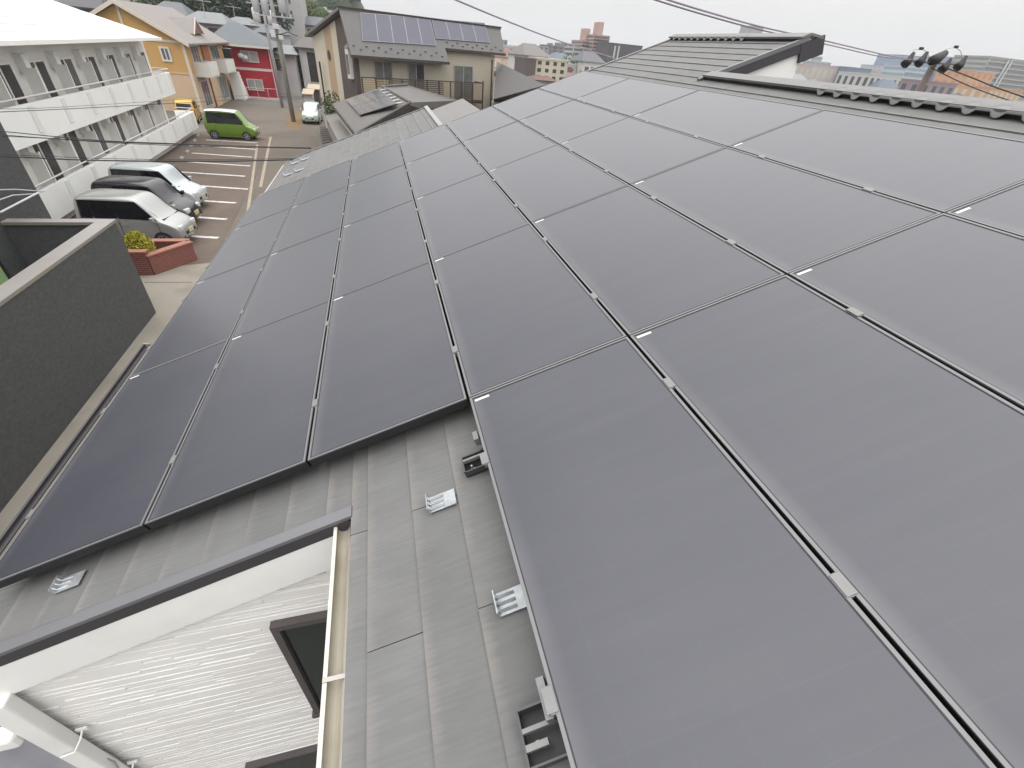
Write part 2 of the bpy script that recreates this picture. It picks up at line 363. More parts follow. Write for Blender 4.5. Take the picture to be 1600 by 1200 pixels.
# ridge cap of the upper part and of the lower part (folded metal)
m_ridge = mat('ridge_metal', (0.20, 0.198, 0.194), 0.5, 0.06, 4, metal=0.1)
def ridge(s0, t0, t1, parent, wave):
    mb = MB()
    P = lambda s, t, h: RF(s0 + s, t, HR + h)
    prof = [(-.02, .026), (-.02, .046), (.10, .048), (.26, -.03), (.26, -.06), (.10, .02), (-.01, .026)]
    mb.prism([P(s, t0, h) for s, h in prof], TT * (t1 - t0)); o = mb.build('ridge_cap', m_ridge, parent)
    mb = MB(); mb.prism([P(.004, t0 + .01, -.005), P(.05, t0 + .01, -.005), P(.05, t0 + .01, .0255), P(.004, t0 + .01, .0255)], TT * (t1 - t0 - .02)); mb.build('ridge_shadow_closure', m_dark, parent)  # closure strip, coloured dark to stand in for shadow beneath the raised cap
    if wave:
        # wavy pressed lip along the lower edge
        m = MB(); t = wave[0]; k = 0
        while t < wave[1]:
            q = max(0.0, math.sin((t - wave[0]) / .17 * 2 * math.pi)) ** .7
            m.v += [tuple(P(.05, t, .050)), tuple(P(.0, t, .049 - .006 * q)), tuple(P(-.026 - .012 * q, t, .040 - .026 * q)), tuple(P(-.028 - .016 * q, t, .028 - .024 * q))]
            if k:
                for c_ in range(3): a = (k - 1) * 4 + c_; m.f.append((a, a + 4, a + 5, a + 1))
            t += .017; k += 1
        m.build('wavy_lip', m_ridge, parent, smooth=True)
    return o
ridge(5.80, -3.6, 3.885, roof_o, (-3.5, 2.2))
ridge(7.02, 3.885, 6.83, roof_o, (4.9, 6.7))
# the slope behind the ridge falls away from us
for s_r, t0, t1 in ((5.93, -3.6, 3.88),):
    a_, b_ = RF(s_r, t0, HR - .06), RF(s_r, t1, HR - .06); dn = V3((2.6, 0, -1.0))
    MB().prism([a_, b_, b_ + dn, a_ + dn], (0, 0, -.09)).build('back_slope', mat('back_slates', (.15, .15, .148), .75, .1, 4), roof_o)
# eaves fascia and walls
mb = MB(); slab(mb, -0.115, -0.101, -0.23, 9.45, HR - .17, HR - .014); mb.build('fascia', m_white, roof_o)
YW = 1.222
def wall_material():
    return mat('white_siding', (0.96, 0.945, 0.925), 0.6, 0.05, 6, bump=.04, bscale=120, dirt=(.7, .67, .63), dirt_amt=.35, dirt_scale=1.5)
m_siding = wall_material()
# near gable wall: split-face siding, every course a band of strips of uneven depth
walls = MB()
walls.box(-1.93, -0.36, YW + .02, YW + .14, 0.02, 4.45)
walls.box(-1.93, -1.8, YW + .14, 10.6, 0.02, 4.55)
walls.box(-0.36, -0.22, -1.9, YW + .02, 0.02, 5.15)
walls.box(-0.22, 6.2, 10.2, 10.4, 0.02, 4.6)
walls.prism([(-1.93, YW + .02, 4.45), (-0.36, YW + .02, 4.45), (-0.36, YW + .02, 5.25), (-1.93, YW + .02, 4.66)], (0, .1, 0))
walls.build('wall', m_wallp, house)
sd = MB(); z = 2.2
rs = random.Random(3)
WIN = (-0.70, -0.24, 3.55, 4.70)
while z < 5.26:
    hh = rs.choice((0.017, 0.019, 0.022))
    x = -1.93 - rs.random() * .3
    while x < -0.25:
        w = rs.uniform(.18, .55); x1 = min(x + w, -0.25); dep = rs.choice((.005, .007, .009, .010))
        xa = max(x, -1.93)
        # roof line: stop under the barge board
        zmax = 5.558 + (xa + 0.29) * math.tan(TH) - .36
        inwin = (x1 > WIN[0] and xa < WIN[1] and z + hh > WIN[2] and z < WIN[3])
        if x1 - xa > .01 and z + hh < zmax:
            if inwin:
                x1c = WIN[0]
                if x1c - xa > .01: sd.box(xa, x1c, YW + .02 - dep, YW + .03, z + .0004, z + hh)
            else: sd.box(xa, x1 - .0004, YW + .02 - dep, YW + .03, z + .0004, z + hh)
        x = x1 if x1 < -0.26 else 9
    z += hh
sd.build('siding', m_siding, house)['kind'] = 'stuff'
win = MB()
x0, x1, z0, z1 = WIN
m_wf = mat('brown_window_frame', (0.1, 0.085, 0.085), 0.45, 0.08, 4)
win.box(x0 - .012, x1, YW - .025, YW + .04, z1 - .03, z1 + .012); win.box(x0 - .012, x0 + .022, YW - .025, YW + .04, z0, z1 - .031)
win.box(x0 - .03, x1, YW - .035, YW + .04, z0 - .04, z0 - .001)
wo = win.build('window', m_wf, house)
MB().box(x0 + .023, x1, YW + .0, YW + .012, z0, z1 - .032).build('pane', glass_mat('dark_pane', (.02, .03, .03)), wo)
win = MB(); win.box(-1.28, -0.26, YW - .03, YW + .03, 2.1, 2.9); wo = win.build('window', m_wf, house)
MB().box(-1.24, -0.26, YW - .036, YW - .031, 2.1, 2.86).build('pane', glass_mat('dark_pane'), wo)
# cream gutters and a dark strip along the left eaves
m_gut = mat('cream_gutter', (0.40, 0.365, 0.29), 0.5, 0.1, 3, dirt=(.25, .2, .13), dirt_amt=.6, dirt_scale=5)
m_gut2 = mat('weathered_gutter', (0.30, 0.285, 0.245), 0.5, 0.1, 3, dirt=(.2, .17, .12), dirt_amt=.5, dirt_scale=4)
m_screw = mat('bracket_steel', (.45, .43, .4), .4, .1, metal=.6)
def gutter(s, h, t0, t1, ro=.026, name='gutter', brackets=True, gm=None):
    c0 = RF(s, t0, h); mb = MB(); n = 9; ri = ro - .004
    outp = [(-ro * math.cos(math.pi * k / n), -ro * 1.15 * math.sin(math.pi * k / n)) for k in range(n + 1)]
    inp = [(-ri * math.cos(math.pi * k / n), -ri * 1.1 * math.sin(math.pi * k / n)) for k in range(n, -1, -1)]
    lip = [(-ro - .006, .0), (-ro - .006, .012), (-ro + .004, .012)]
    prof = [(x, y) for x, y in outp] + [(x, y) for x, y in inp]
    mb.prism([V3((c0.x + x, c0.y, c0.z + y)) for x, y in prof], (0, t1 - t0, 0))
    o = mb.build(name, gm or m_gut, roof_o)
    MB().box(c0.x - ro - .009, c0.x - ri, c0.y, c0.y + t1 - t0, c0.z + .0005, c0.z + .012).build('gutter_rim', gm or mat('cream_rim', (.66, .62, .53), .45, .05), o)
    t = t0 + .35
    while t < t1 and brackets:
        c = RF(s, t, h); b = MB(); b.box(c.x - ro - .009, c.x + ro + .012, c.y - .007, c.y + .007, c.z + .0125, c.z + .016)
        b.box(c.x + ro + .004, c.x + ro + .012, c.y - .01, c.y + .01, c.z - .03, c.z + .0124); b.build('gutter_bracket', m_screw, o); t += .7
    c = RF(s, t1, h); MB().box(c.x - ro - .01, c.x + ro + .004, c.y - .004, c.y + .008, c.z - ro * 1.2, c.z + .014).build('end_cap', m_gut, o)
    return o
gutter(1.61, HR - .045, -2.6, -0.275)
gutter(-0.26, HR + .012, -0.3, 2.32, .018, brackets=False, gm=m_dark)  # narrow dark strip just outside the left panel edge
gutter(-0.18, HR - .07, 6.3, 9.4)
# two curved drain elbows below the middle of the eaves
for t in (4.62, 5.3):
    c = RF(-.1, t, HR - .22); mb = MB()
    mb.tube([c + V3((-.19 * math.sin(a), .30 * math.cos(a) - .05, -.05 - .1 * a)) for a in [math.pi * k / 10 for k in range(11)]], .034, 10)
    mb.build('drain_elbow', m_gut, roof_o, smooth=True)
# downpipe with elbow on the near gable wall
dp = MB(); dp.box(-1.86, -1.765, YW - .075, YW - .012, 1.5, 4.6)
dpo = dp.build('downpipe', m_white, house, bevel=.01)
MB().box(-2.7, -1.862, YW - .10, YW - .02, 4.22, 4.32).build('pipe_branch', m_white, dpo, bevel=.02)
for zz in (4.02, 3.42):
    b = MB(); b.tube([(-1.74, YW - .0, zz + .03), (-1.735, YW - .05, zz + .02), (-1.76, YW - .085, zz - .02), (-1.82, YW - .09, zz - .03)], .005, 6)
    b.box(-1.765, -1.715, YW - .012, YW - .002, zz + .02, zz + .045); b.build('wire_clip', m_white, dpo)
# a grey-white plastic sheet bunched behind the pipe
sh = MB(); nu, nv = 14, 12; base = V3((-2.35, YW - .02, 3.5)); rs = random.Random(5)
for j in range(nv + 1):
    for i in range(nu + 1):
        u, v = i / nu, j / nv
        wv = .05 * math.sin(9 * u + 2 * v) + .03 * math.sin(17 * u - 3 * v) + rs.uniform(-.008, .008)
        sh.v.append((-2.32 + .5 * u + .06 * math.sin(4 * v), YW - .06 + wv + .08 * v, 3.25 + .92 * v - .25 * (u - .5) ** 2 * v))
for j in range(nv):
    for i in range(nu):
        a = j * (nu + 1) + i; sh.f.append((a, a + 1, a + nu + 2, a + nu + 1))
sh_o = tag(sh.build('plastic_sheet', mat('cloudy_plastic', (.42, .42, .46), .3, .1), None, smooth=True), 'crumpled cloudy plastic sheet beside the white downpipe, bottom left corner', 'plastic sheet')
so = sh_o.modifiers.new('solid', 'SOLIDIFY'); so.thickness = .004

# ---------------------------------------------------------------- solar panels
def panel_glass():
    m = bpy.data.materials.new('solar_glass'); m.use_nodes = True; n = m.node_tree.nodes; l = m.node_tree.links
    b = n['Principled BSDF']
    t = n.new('ShaderNodeTexCoord'); sp = n.new('ShaderNodeSeparateXYZ'); l.new(t.outputs['Object'], sp.inputs[0])
    def lines(sock, pitch, w):
        a = n.new('ShaderNodeMath'); a.operation = 'MODULO'; a.inputs[1].default_value = pitch; l.new(sock, a.inputs[0])
        c = n.new('ShaderNodeMath'); c.operation = 'LESS_THAN'; c.inputs[1].default_value = w; l.new(a.outputs[0], c.inputs[0]); return c.outputs[0]
    lx = lines(sp.outputs['X'], .1245, .0022); ly = lines(sp.outputs['Y'], .1285, .0022)
    mxm = n.new('ShaderNodeMath'); mxm.operation = 'MAXIMUM'; l.new(lx, mxm.inputs[0]); l.new(ly, mxm.inputs[1])
    cellmix = n.new('ShaderNodeMix'); cellmix.data_type = 'RGBA'
    cellmix.inputs['A'].default_value = (.005, .0065, .0175, 1); cellmix.inputs['B'].default_value = (.011, .0125, .026, 1); l.new(mxm.outputs[0], cellmix.inputs['Factor'])
    info = n.new('ShaderNodeObjectInfo')
    ml = n.new('ShaderNodeMath'); ml.operation = 'MULTIPLY'; ml.inputs[1].default_value = 41; l.new(info.outputs['Random'], ml.inputs[0])
    cx = n.new('ShaderNodeCombineXYZ'); l.new(ml.outputs[0], cx.inputs[2]); l.new(ml.outputs[0], cx.inputs[0])
    ad = n.new('ShaderNodeVectorMath'); l.new(t.outputs['Object'], ad.inputs[0]); l.new(cx.outputs[0], ad.inputs[1])
    d1 = n.new('ShaderNodeTexNoise'); d1.inputs['Scale'].default_value = 2.2; d1.inputs['Detail'].default_value = 1.5; d1.inputs['Distortion'].default_value = 0; l.new(ad.outputs[0], d1.inputs['Vector'])
    mp = n.new('ShaderNodeMapping'); mp.inputs['Scale'].default_value = (2, 22, 1); l.new(ad.outputs[0], mp.inputs['Vector'])
    d2 = n.new('ShaderNodeTexNoise'); d2.inputs['Scale'].default_value = 1.0; d2.inputs['Detail'].default_value = 3; l.new(mp.outputs[0], d2.inputs['Vector'])
    mu = n.new('ShaderNodeMath'); mu.operation = 'MULTIPLY'; l.new(d1.outputs['Fac'], mu.inputs[0]); l.new(d2.outputs['Fac'], mu.inputs[1])
    mr = n.new('ShaderNodeMapRange'); mr.inputs['From Min'].default_value = .05; mr.inputs['From Max'].default_value = .45
    mr.inputs['To Min'].default_value = .006; mr.inputs['To Max'].default_value = .028; l.new(mu.outputs[0], mr.inputs['Value'])
    # rain-washed dust collecting along the lower frame (low x)
    ed = n.new('ShaderNodeMapRange'); ed.inputs['From Min'].default_value = .0; ed.inputs['From Max'].default_value = .06
    ed.inputs['To Min'].default_value = .16; ed.inputs['To Max'].default_value = .0; l.new(sp.outputs['X'], ed.inputs['Value'])
    em = n.new('ShaderNodeMath'); em.operation = 'MULTIPLY'; l.new(ed.outputs[0], em.inputs[0]); l.new(d1.outputs['Fac'], em.inputs[1])
    sm = n.new('ShaderNodeMath'); sm.operation = 'ADD'; l.new(mr.outputs[0], sm.inputs[0]); l.new(em.outputs[0], sm.inputs[1])
    dm = n.new('ShaderNodeMix'); dm.data_type = 'RGBA'; dm.inputs['B'].default_value = (.46, .45, .44, 1)
    l.new(sm.outputs[0], dm.inputs['Factor']); l.new(cellmix.outputs['Result'], dm.inputs['A'])
    l.new(dm.outputs['Result'], b.inputs['Base Color'])
    rr = n.new('ShaderNodeMapRange'); rr.inputs['To Min'].default_value = .27; rr.inputs['To Max'].default_value = .31; l.new(d1.outputs['Fac'], rr.inputs['Value'])
    l.new(rr.outputs[0], b.inputs['Roughness']); b.inputs['IOR'].default_value = 1.70; b.inputs['Sheen Weight'].default_value = .20; b.inputs['Sheen Roughness'].default_value = .4
    return m
m_pg = panel_glass()
m_pf = mat('panel_frame_sky_grey', (0.21, 0.21, 0.215), 0.42, 0.05, 8, metal=0.3)  # black frame; its top lip coloured grey to carry the sky's reflection
m_pside = mat('panel_side_black', (0.018, 0.017, 0.02), 0.45, 0.1, 5)
m_clamp = mat('clamp_metal', (0.24, 0.238, 0.235), 0.45, 0.1, 20, metal=0.3)
m_stick = mat('sticker_white', (0.85, 0.85, 0.85), 0.5, 0.02)
PW, PL = A_ - .013, B_ - .007               # width up the slope, length along the eaves
lipw = .0100
mbg = MB(); mbg.poly([(lipw, lipw, -.002), (PW - lipw, lipw, -.002), (PW - lipw, PL - lipw, -.002), (lipw, PL - lipw, -.002)]); me_g = mbg.mesh('glass', m_pg)
mbf = MB()
mbf.box(0, lipw, 0, PL, -.006, 0); mbf.box(PW - lipw, PW, 0, PL, -.006, 0)
mbf.box(lipw, PW - lipw, 0, lipw * .8, -.006, 0); mbf.box(lipw, PW - lipw, PL - lipw * .8, PL, -.006, 0)
me_f = mbf.mesh('frame', m_pf)
mbq = MB(); g0, g1 = lipw + .0003, lipw + .0038
mbq.box(g0, g1, g0, PL - g0, -.0019, -.0009); mbq.box(PW - g1, PW - g0, g0, PL - g0, -.0019, -.0009)
mbq.box(g1 + .0002, PW - g1 - .0002, g0, g1, -.0019, -.0009); mbq.box(g1 + .0002, PW - g1 - .0002, PL - g1, PL - g0, -.0019, -.0009)
me_q = mbq.mesh('gasket', m_pside)
mbs = MB()
mbs.box(0, .004, 0, PL, -.046, -.0062); mbs.box(PW - .004, PW, 0, PL, -.046, -.0062)
mbs.box(.004, PW - .004, 0, .004, -.046, -.0062); mbs.box(.004, PW - .004, PL - .004, PL, -.046, -.0062)
mbs.poly([(.004, .004, -.04), (.004, PL - .004, -.04), (PW - .004, PL - .004, -.04), (PW - .004, .004, -.04)])
me_s = mbs.mesh('frame_side', m_pside)
mbc = MB(); mbc.box(-.020, .008, -.027, .027, .0004, .0036); mbc.box(-.0125, -.0005, -.03, .03, -.02, .0003)
me_c = mbc.mesh('clamp', m_clamp)
mbt = MB(); mbt.box(.02, .085, PL - .034, PL - .022, -.0018, -.0012); me_t = mbt.mesh('sticker', m_stick)
mbk = MB(); mbk.box(-.0125, -.0005, 0, PL, -.05, -.046)
ORD = ['first', 'second', 'third', 'fourth', 'fifth', 'sixth', 'seventh']
ROT = Matrix(((S.x, 0, N.x, 0), (0, 1, 0, 0), (S.z, 0, N.z, 0), (0, 0, 0, 1)))
def solar_panel(i, j):
    if j >= 0:
        lab = 'black solar panel, %s column from the gutter, %s row back from the stepped near edge' % (ORD[i], ORD[j])
    else:
        lab = ['big foreground solar panel beside the bare slates and mounting brackets', 'foreground solar panel, second from the bare slates, cut by the bottom edge',
               'foreground solar panel, third from the bare slates, at the right edge', 'sliver of a foreground solar panel in the uppermost column, right edge'][i - 3]
    e = empty('solar_panel'); e.matrix_world = ROT
    dz = random.uniform(-.0015, .0015)
    e.location = RF(i * A_ + .0065, j * B_ + .0035, dz); tag(e, lab, 'solar panel', 'solar panels of the roof array')
    for nme, me in (('frame_side', me_s), ('frame', me_f), ('gasket', me_q), ('glass', me_g), ('sticker', me_t)):
        o = bpy.data.objects.new(nme, me); COL.objects.link(o); o.parent = e
    ts = [.25 * B_, .77 * B_]
    if i > 0 or True:
        for t in ts:
            o = bpy.data.objects.new('clamp', me_c); COL.objects.link(o); o.parent = e; o.location = (0, t + random.uniform(-.01, .01), 0)
    return e
for i in range(7):
    for j in range(4): solar_panel(i, j)
for i in range(3, 7): solar_panel(i, -1)
# mounting rails under the array (they run up the slope)
m_rail = mat('rail_alu', (.10, .10, .105), .4, .08, metal=.5)
k = 0
for j in range(-1, 4):
    for f in (.25, .77):
        s0 = 2.285 if j < 0 else 0.03
        t = (j + f) * B_
        mb = MB(); slab(mb, s0, 5.26, t - .022, t + .022, HR + .003, -.047)
        tag(mb.build('mounting_rail', m_rail), 'dark mounting rail under the %s panel row, %s of its two rails' % (['nearest', 'second', 'third', 'fourth', 'fifth'][j + 1], 'nearer' if f < .5 else 'farther'), 'rail', 'mounting rails under the array')
# brackets showing beside the foreground panel
m_black = mat('black_bracket', (.012, .012, .014), .5, .2)
def mount(t, big, lab):
    e = tag(empty('mounting_bracket', RF(2.2, t, HR)), lab, 'bracket', 'brackets at the panel edge')
    w = .06 if big else .036
    mb = MB(); slab(mb, 2.165, 2.30, t - w, t + w, HR + .003, HR + .009); mb.build('base_plate', m_black if not big else m_pside, e)
    mb = MB(); slab(mb, 2.165, 2.171, t - w, t + w, HR + .009, HR + .04); slab(mb, 2.171, 2.3, t + w - .006, t + w, HR + .009, HR + .05); slab(mb, 2.171, 2.3, t - w, t - w + .005, HR + .009, HR + .036)
    mb.build('bracket_body', m_rail, e)
    mb = MB(); slab(mb, 2.173, 2.3, t + .006, t + .016, HR + .036, HR + .052); mb.build('cross_bar', m_clamp, e)
    if big: mb = MB(); slab(mb, 2.173, 2.23, t - .03, t - .016, HR + .036, HR + .05); mb.build('cross_bar', m_clamp, e)
    mb = MB(); slab(mb, 2.246, 2.266, t + (0 if big else .04), t + (.09 if big else .085), -.045, -.008); mb.build('edge_clip', m_pf, e)
    c = RF(2.2, t - .016, HR + .009)
    mb = MB(); mb.tube([c, c + N * .008], .009, 6); mb.tube([c + N * .008, c + N * .03], .004, 8); mb.build('bolt', m_screw, e)
mount(-.285, False, 'black mounting bracket at the edge of the foreground panel, near its far corner')
mount(-1.19, True, 'larger black mounting bracket at the bottom edge of the picture beside the foreground panel')
# galvanised snow guards
m_galv = mat('galvanised_steel', (.40, .425, .44), .42, .28, 18, metal=.35, dirt=(.58, .6, .62), dirt_amt=.7, dirt_scale=30)
def guard(s, t, lab, grp='snow guards on the slates', sc=1.0):
    e = tag(empty('snow_guard', RF(s, t, HR)), lab, 'snow guard', grp)
    mb = MB(); w = .036 * sc; L = .105 * sc
    pts = [(0, 0), (.25, .0), (.5, 0), (.75, 0), (1, 0)]
    slab(mb, s, s + L, t - w, t + w, HR + .0035, HR + .0065); mb.build('plate', m_galv, e)
    # upturned lower lip with pressed ribs
    mb = MB(); slab(mb, s - .004, s, t - w, t + w, HR + .002, HR + .036 * sc); mb.build('lip', m_galv, e)
    mb = MB()
    for q in (-.5, 0, .5):
        mb.tube([RF(s - .0035, t + q * w * 1.2, HR + .03 * sc), RF(s + .004, t + q * w * 1.2, HR + .007), RF(s + L * .55, t + q * w * 1.2, HR + .0065)], .0055 * sc, 6)
    mb.build('pressed_rib', m_galv, e, smooth=True)
guard(2.0, -.385, 'galvanised snow guard on bare slates above the white gutter end')
guard(2.175, -.845, 'galvanised snow guard half tucked under the foreground panel edge')
guard(0.29, -.045, 'galvanised snow guard under the near edge of the left panels')
for s, t, w in ((.12, 7.75, 'nearest'), (.33, 7.75, 'second nearest'), (.12, 8.7, 'farthest'), (.33, 8.7, 'second farthest')):
    guard(s, t, 'small pale snow guard at the far left corner of the roof, %s of four' % w, 'snow guards at the far corner', 1.5)

# ---------------------------------------------------------------- dark neighbour building (left)
m_dk = mat('charcoal_stucco', (0.082, 0.084, 0.085), 0.8, 0.3, 9, bump=1.0, bscale=14, stretch=(1, 1, 2.2))
m_coping = mat('beige_coping', (0.36, 0.335, 0.315), 0.5, 0.05, 2, metal=.1)
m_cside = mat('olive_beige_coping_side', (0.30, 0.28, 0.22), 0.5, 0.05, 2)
nb = tag(empty('neighbour_house', (-9, 11, 0)), 'charcoal stuccoed neighbour house with beige coped balcony wall', 'house')
XW = -6.84; ZW = 2.63
MB().box(XW - .16, XW, 1.0, 13.85, 0.0, ZW).build('balcony_wall', m_dk, nb)
MB().box(-9.3, XW - .16, 13.69, 13.85, 0.0, ZW).build('balcony_wall', m_dk, nb)
MB().box(XW - .34, XW + .02, 1.0, 13.9, ZW + .05, ZW + .075).build('coping', m_coping, nb)
MB().box(XW - .335, XW + .014, 1.0, 13.88, ZW + .002, ZW + .049).build('coping_side', m_cside, nb)
MB().box(-9.45, XW - .341, 13.62, 13.9, ZW + .052, ZW + .077).build('coping', m_coping, nb)
MB().box(-9.44, XW - .336, 13.625, 13.88, ZW + .002, ZW + .051).build('coping_side', m_cside, nb)
MB().box(-9.3, XW - .16, 1.0, 13.69, 1.45, 1.55).build('balcony_floor', mat('grey_floor', (.2, .2, .2), .8), nb)
# main body behind the balcony
fa = at_plane(0, 228, (-9.1, 0, 0), (1, 0, 0)); fb = at_plane(68, 345, (-9.1, 0, 0), (1, 0, 0))
MB().box(-16.5, -9.1, -4.0, 15.45, 0.0, 7.4).build('wall', m_dk, nb)
wv = MB(); wv.box(-9.098, -9.06, 8.4, 12.9, 0.9, 2.42); wo = wv.build('patio_window', mat('black_frame', (.02, .02, .022), .5), nb)
MB().box(-9.059, -9.05, 8.4, 12.78, 0.9, 2.36).build('curtain_pane', mat('pale_green_curtain', (.34, .52, .22), .5, .1, 3), wo)
# white metal clothes-pole bracket on the neighbour's wall
m_wm = mat('white_metal', (.68, .68, .7), .35, .05, metal=.2)
hb = tag(empty('clothes_pole_bracket', (-9.05, 11.5, 3.1)), 'white metal clothes pole bracket on the charcoal house wall', 'bracket')
q = [at_plane(x, y, (-8.75, 0, 0), (1, 0, 0)) for x, y in ((-30, 297), (24, 296), (70, 299), (52, 303), (20, 305), (-30, 322))]
MB().tube([q[0], q[1], q[2]], .014, 8).build('arm', m_wm, hb); MB().tube([q[2], q[3], q[4], q[5]], .014, 8).build('brace', m_wm, hb)
MB().tube([at_plane(0, 332, (-8.6, 0, 0), (1, 0, 0)), at_plane(60, 301, (-8.6, 0, 0), (1, 0, 0)), ], .022, 8).build('pole', m_wm, hb)

# ---------------------------------------------------------------- white apartment block
AP = V3((-12.48, 25.36, 0)); AD = V3((-.0477, .99886, 0))
AF = lambda u, v, w: AP + AD * u + V3((AD.y, -AD.x, 0)) * (-v) + V3((0, 0, w))      # v>0 into the building
ap = tag(empty('apartment_block', AP + V3((-3, 5, 0))), 'white two storey apartment block with long solid balconies above the parking lot', 'apartment block')
m_aw = mat('apartment_white', (1.03, 1.035, 1.0), 0.6, 0.03, 1.5, dirt=(.92, .92, .85), dirt_amt=.4, dirt_scale=.8)
m_aw2 = mat('apartment_offwhite', (1.05, 1.03, 0.98), 0.6, 0.04, 1.5)
m_div = mat('divider_board', (1.05, 1.04, 0.99), 0.6, 0.05, 1.2)
m_arf = mat('white_roof', (0.80, 0.80, 0.79), 0.55, 0.02, 2)
m_pipe = mat('pink_white_rail', (.78, .73, .73), .4, .04)
m_wdark = mat('dark_window', (.05, .043, .045), .15, .3, 2, ior=1.5)
m_wlit = mat('curtained_window', (.15, .13, .125), .2, .3, 2)
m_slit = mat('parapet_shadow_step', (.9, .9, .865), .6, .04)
MB().box(-6, 14.6, .74, 8.5, -.01, 5.75, AF).build('wall', m_aw2, ap)
MB().box(-6, 18.3, 0.4, .739, -.01, .35, AF).build('plinth', m_aw2, ap)
# roof: lean-to towards us, white metal, hipped at the far end
rf = MB(); zr = 5.93
e0, e1, e2, e3 = AF(-6.5, -.35, zr), AF(14.4, -.35, zr), AF(10.3, 4.6, zr + 1.75), AF(-6.5, 4.6, zr + 1.75)
rf.poly([e0, e1, e2, e3]); b0, b1 = AF(-6.5, 9.0, zr), AF(14.4, 9.0, zr); rf.poly([e3, e2, b1, b0]); rf.poly([e1, b1, e2])
rf.poly([e0, b0, b1, e1]); rf_o = rf.build('roof', m_arf, ap)
MB().box(-6.5, 14.45, -.43, -.30, zr - .13, zr + .012, AF).build('eaves_gutter', m_aw2, rf_o)
seam = MB()
for k in range(1, 9):
    w = k / 9 * 4.95; zz = zr + .012 + 1.75 * k / 9; seam.box(-6.4, 14.2 - 4.1 * k / 9, -.35 + w - .012, -.35 + w + .012, zz - .01, zz + .006, AF)
seam.build('roof_seam', m_arf, rf_o)
for fl_i, (z0, z1, uend) in enumerate(((2.92, 4.06, 15.35), (.42, 1.50, 18.3))):
    pb = MB(); pb.box(-6.2, uend, 0, .13, z0, z1, AF); pb.box(uend - .13, uend, .131, 1.25, z0, z1, AF); po = pb.build('balcony_parapet', m_aw, ap)
    MB().box(-6.2, uend - .14, .131, 1.25, z0 + .02, z0 + .18, AF).build('balcony_floor', m_aw2, ap)
    rl = MB(); rl.tube([AF(-6.2, .03, z1 + .19), AF(uend - .05, .03, z1 + .19), AF(uend - .05, 1.1, z1 + .19)], .033, 8)
    ro = rl.build('hand_rail', m_pipe, po, smooth=True)
    u = -5.6
    while u < uend - .3:
        MB().box(u - .02, u + .02, .04, .08, z1, z1 + .17, AF).build('rail_post', m_pipe, po)
        # shallow pilaster strips and little drain slots on the parapet face
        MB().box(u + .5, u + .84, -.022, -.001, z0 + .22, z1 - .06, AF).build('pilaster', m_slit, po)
        MB().box(u + .53, u + .8, -.03, -.0225, z0 + .25, z0 + .29, AF).build('drain_slot', m_div, po)
        u += 2.5
    base_w = 3.1 if fl_i == 0 else 0.6
    us = [-5.5 + 2.5 * k for k in range(9)]
    for k, u in enumerate(us):
        if u > (14.0 if fl_i == 0 else 16.0): break
        # divider board between two balconies, facing us
        if u < 14.3:
            dv = MB(); dv.box(u - .02, u + .02, .16, .60, base_w + .06, base_w + 1.93, AF); do = dv.build('divider_board', m_div, ap)
            MB().box(u - .03, u + .03, .132, .158, base_w + .06, base_w + 1.97, AF).build('divider_post', m_aw, do)
        if u + 2.3 < 14.7:
            # sliding window with frame
            wf = MB(); a, b, z0w, z1w = u + .45, u + 2.1, base_w + .04, base_w + 2.1
            wf.box(a, b, 0.68, 0.735, z1w - .07, z1w, AF); wf.box(a, a + .07, 0.68, 0.735, z0w, z1w - .071, AF); wf.box(b - .07, b, 0.68, 0.735, z0w, z1w - .071, AF)
            wf.box((a + b) / 2 - .04, (a + b) / 2 + .04, 0.67, 0.725, z0w, z1w - .072, AF); wf.box(a + .071, b - .071, 0.675, 0.73, z0w + .55, z0w + .62, AF) if k % 3 == 0 else None
            wfo = wf.build('window', m_aw, ap)
            for (c, d, mm_) in ((a + .071, (a + b) / 2 - .041, m_wdark if k % 2 else m_wlit), ((a + b) / 2 + .041, b - .071, m_wlit if k % 3 == 0 else m_wdark)):
                MB().box(c, d, 0.70, 0.72, z0w, z1w - .073, AF).build('pane', mm_, wfo)
            # air conditioner pipe cover hanging from the ceiling beside the divider
            MB().box(u + .06, u + .42, .45, .735, base_w + 1.75, base_w + 2.35, AF).build('wall_pier', m_aw, ap)
for v0, wz in ((0.0, 2.90),):
    MB().box(-6.2, 15.3, .0, 1.25, wz - .03, wz + .019, AF).build('balcony_soffit', m_aw2, ap)
# low concrete wheel stops along the plinth
m_ws = mat('wheel_stop_concrete', (.40, .38, .355), .8, .15, 6)
ws_px = [(310, 213), (304.5, 221), (299, 229), (293, 238), (284, 248), (270, 262)]
for k, (x, y) in enumerate(ws_px):
    c = at_z(x, y, 0.004)
    mb = MB(); T = frame(c, (-.03, 1, 0))
    mb.prism([T(-.28, -.07, 0), T(-.28, .07, 0), T(-.28, .05, .1), T(-.28, -.05, .1)], T(.28, 0, 0) - T(-.28, 0, 0))
    tag(mb.build('wheel_stop', m_ws), 'short concrete wheel stop by the apartment block, %s from the green van' % ORD[k], 'wheel stop', 'wheel stops in the parking lot')

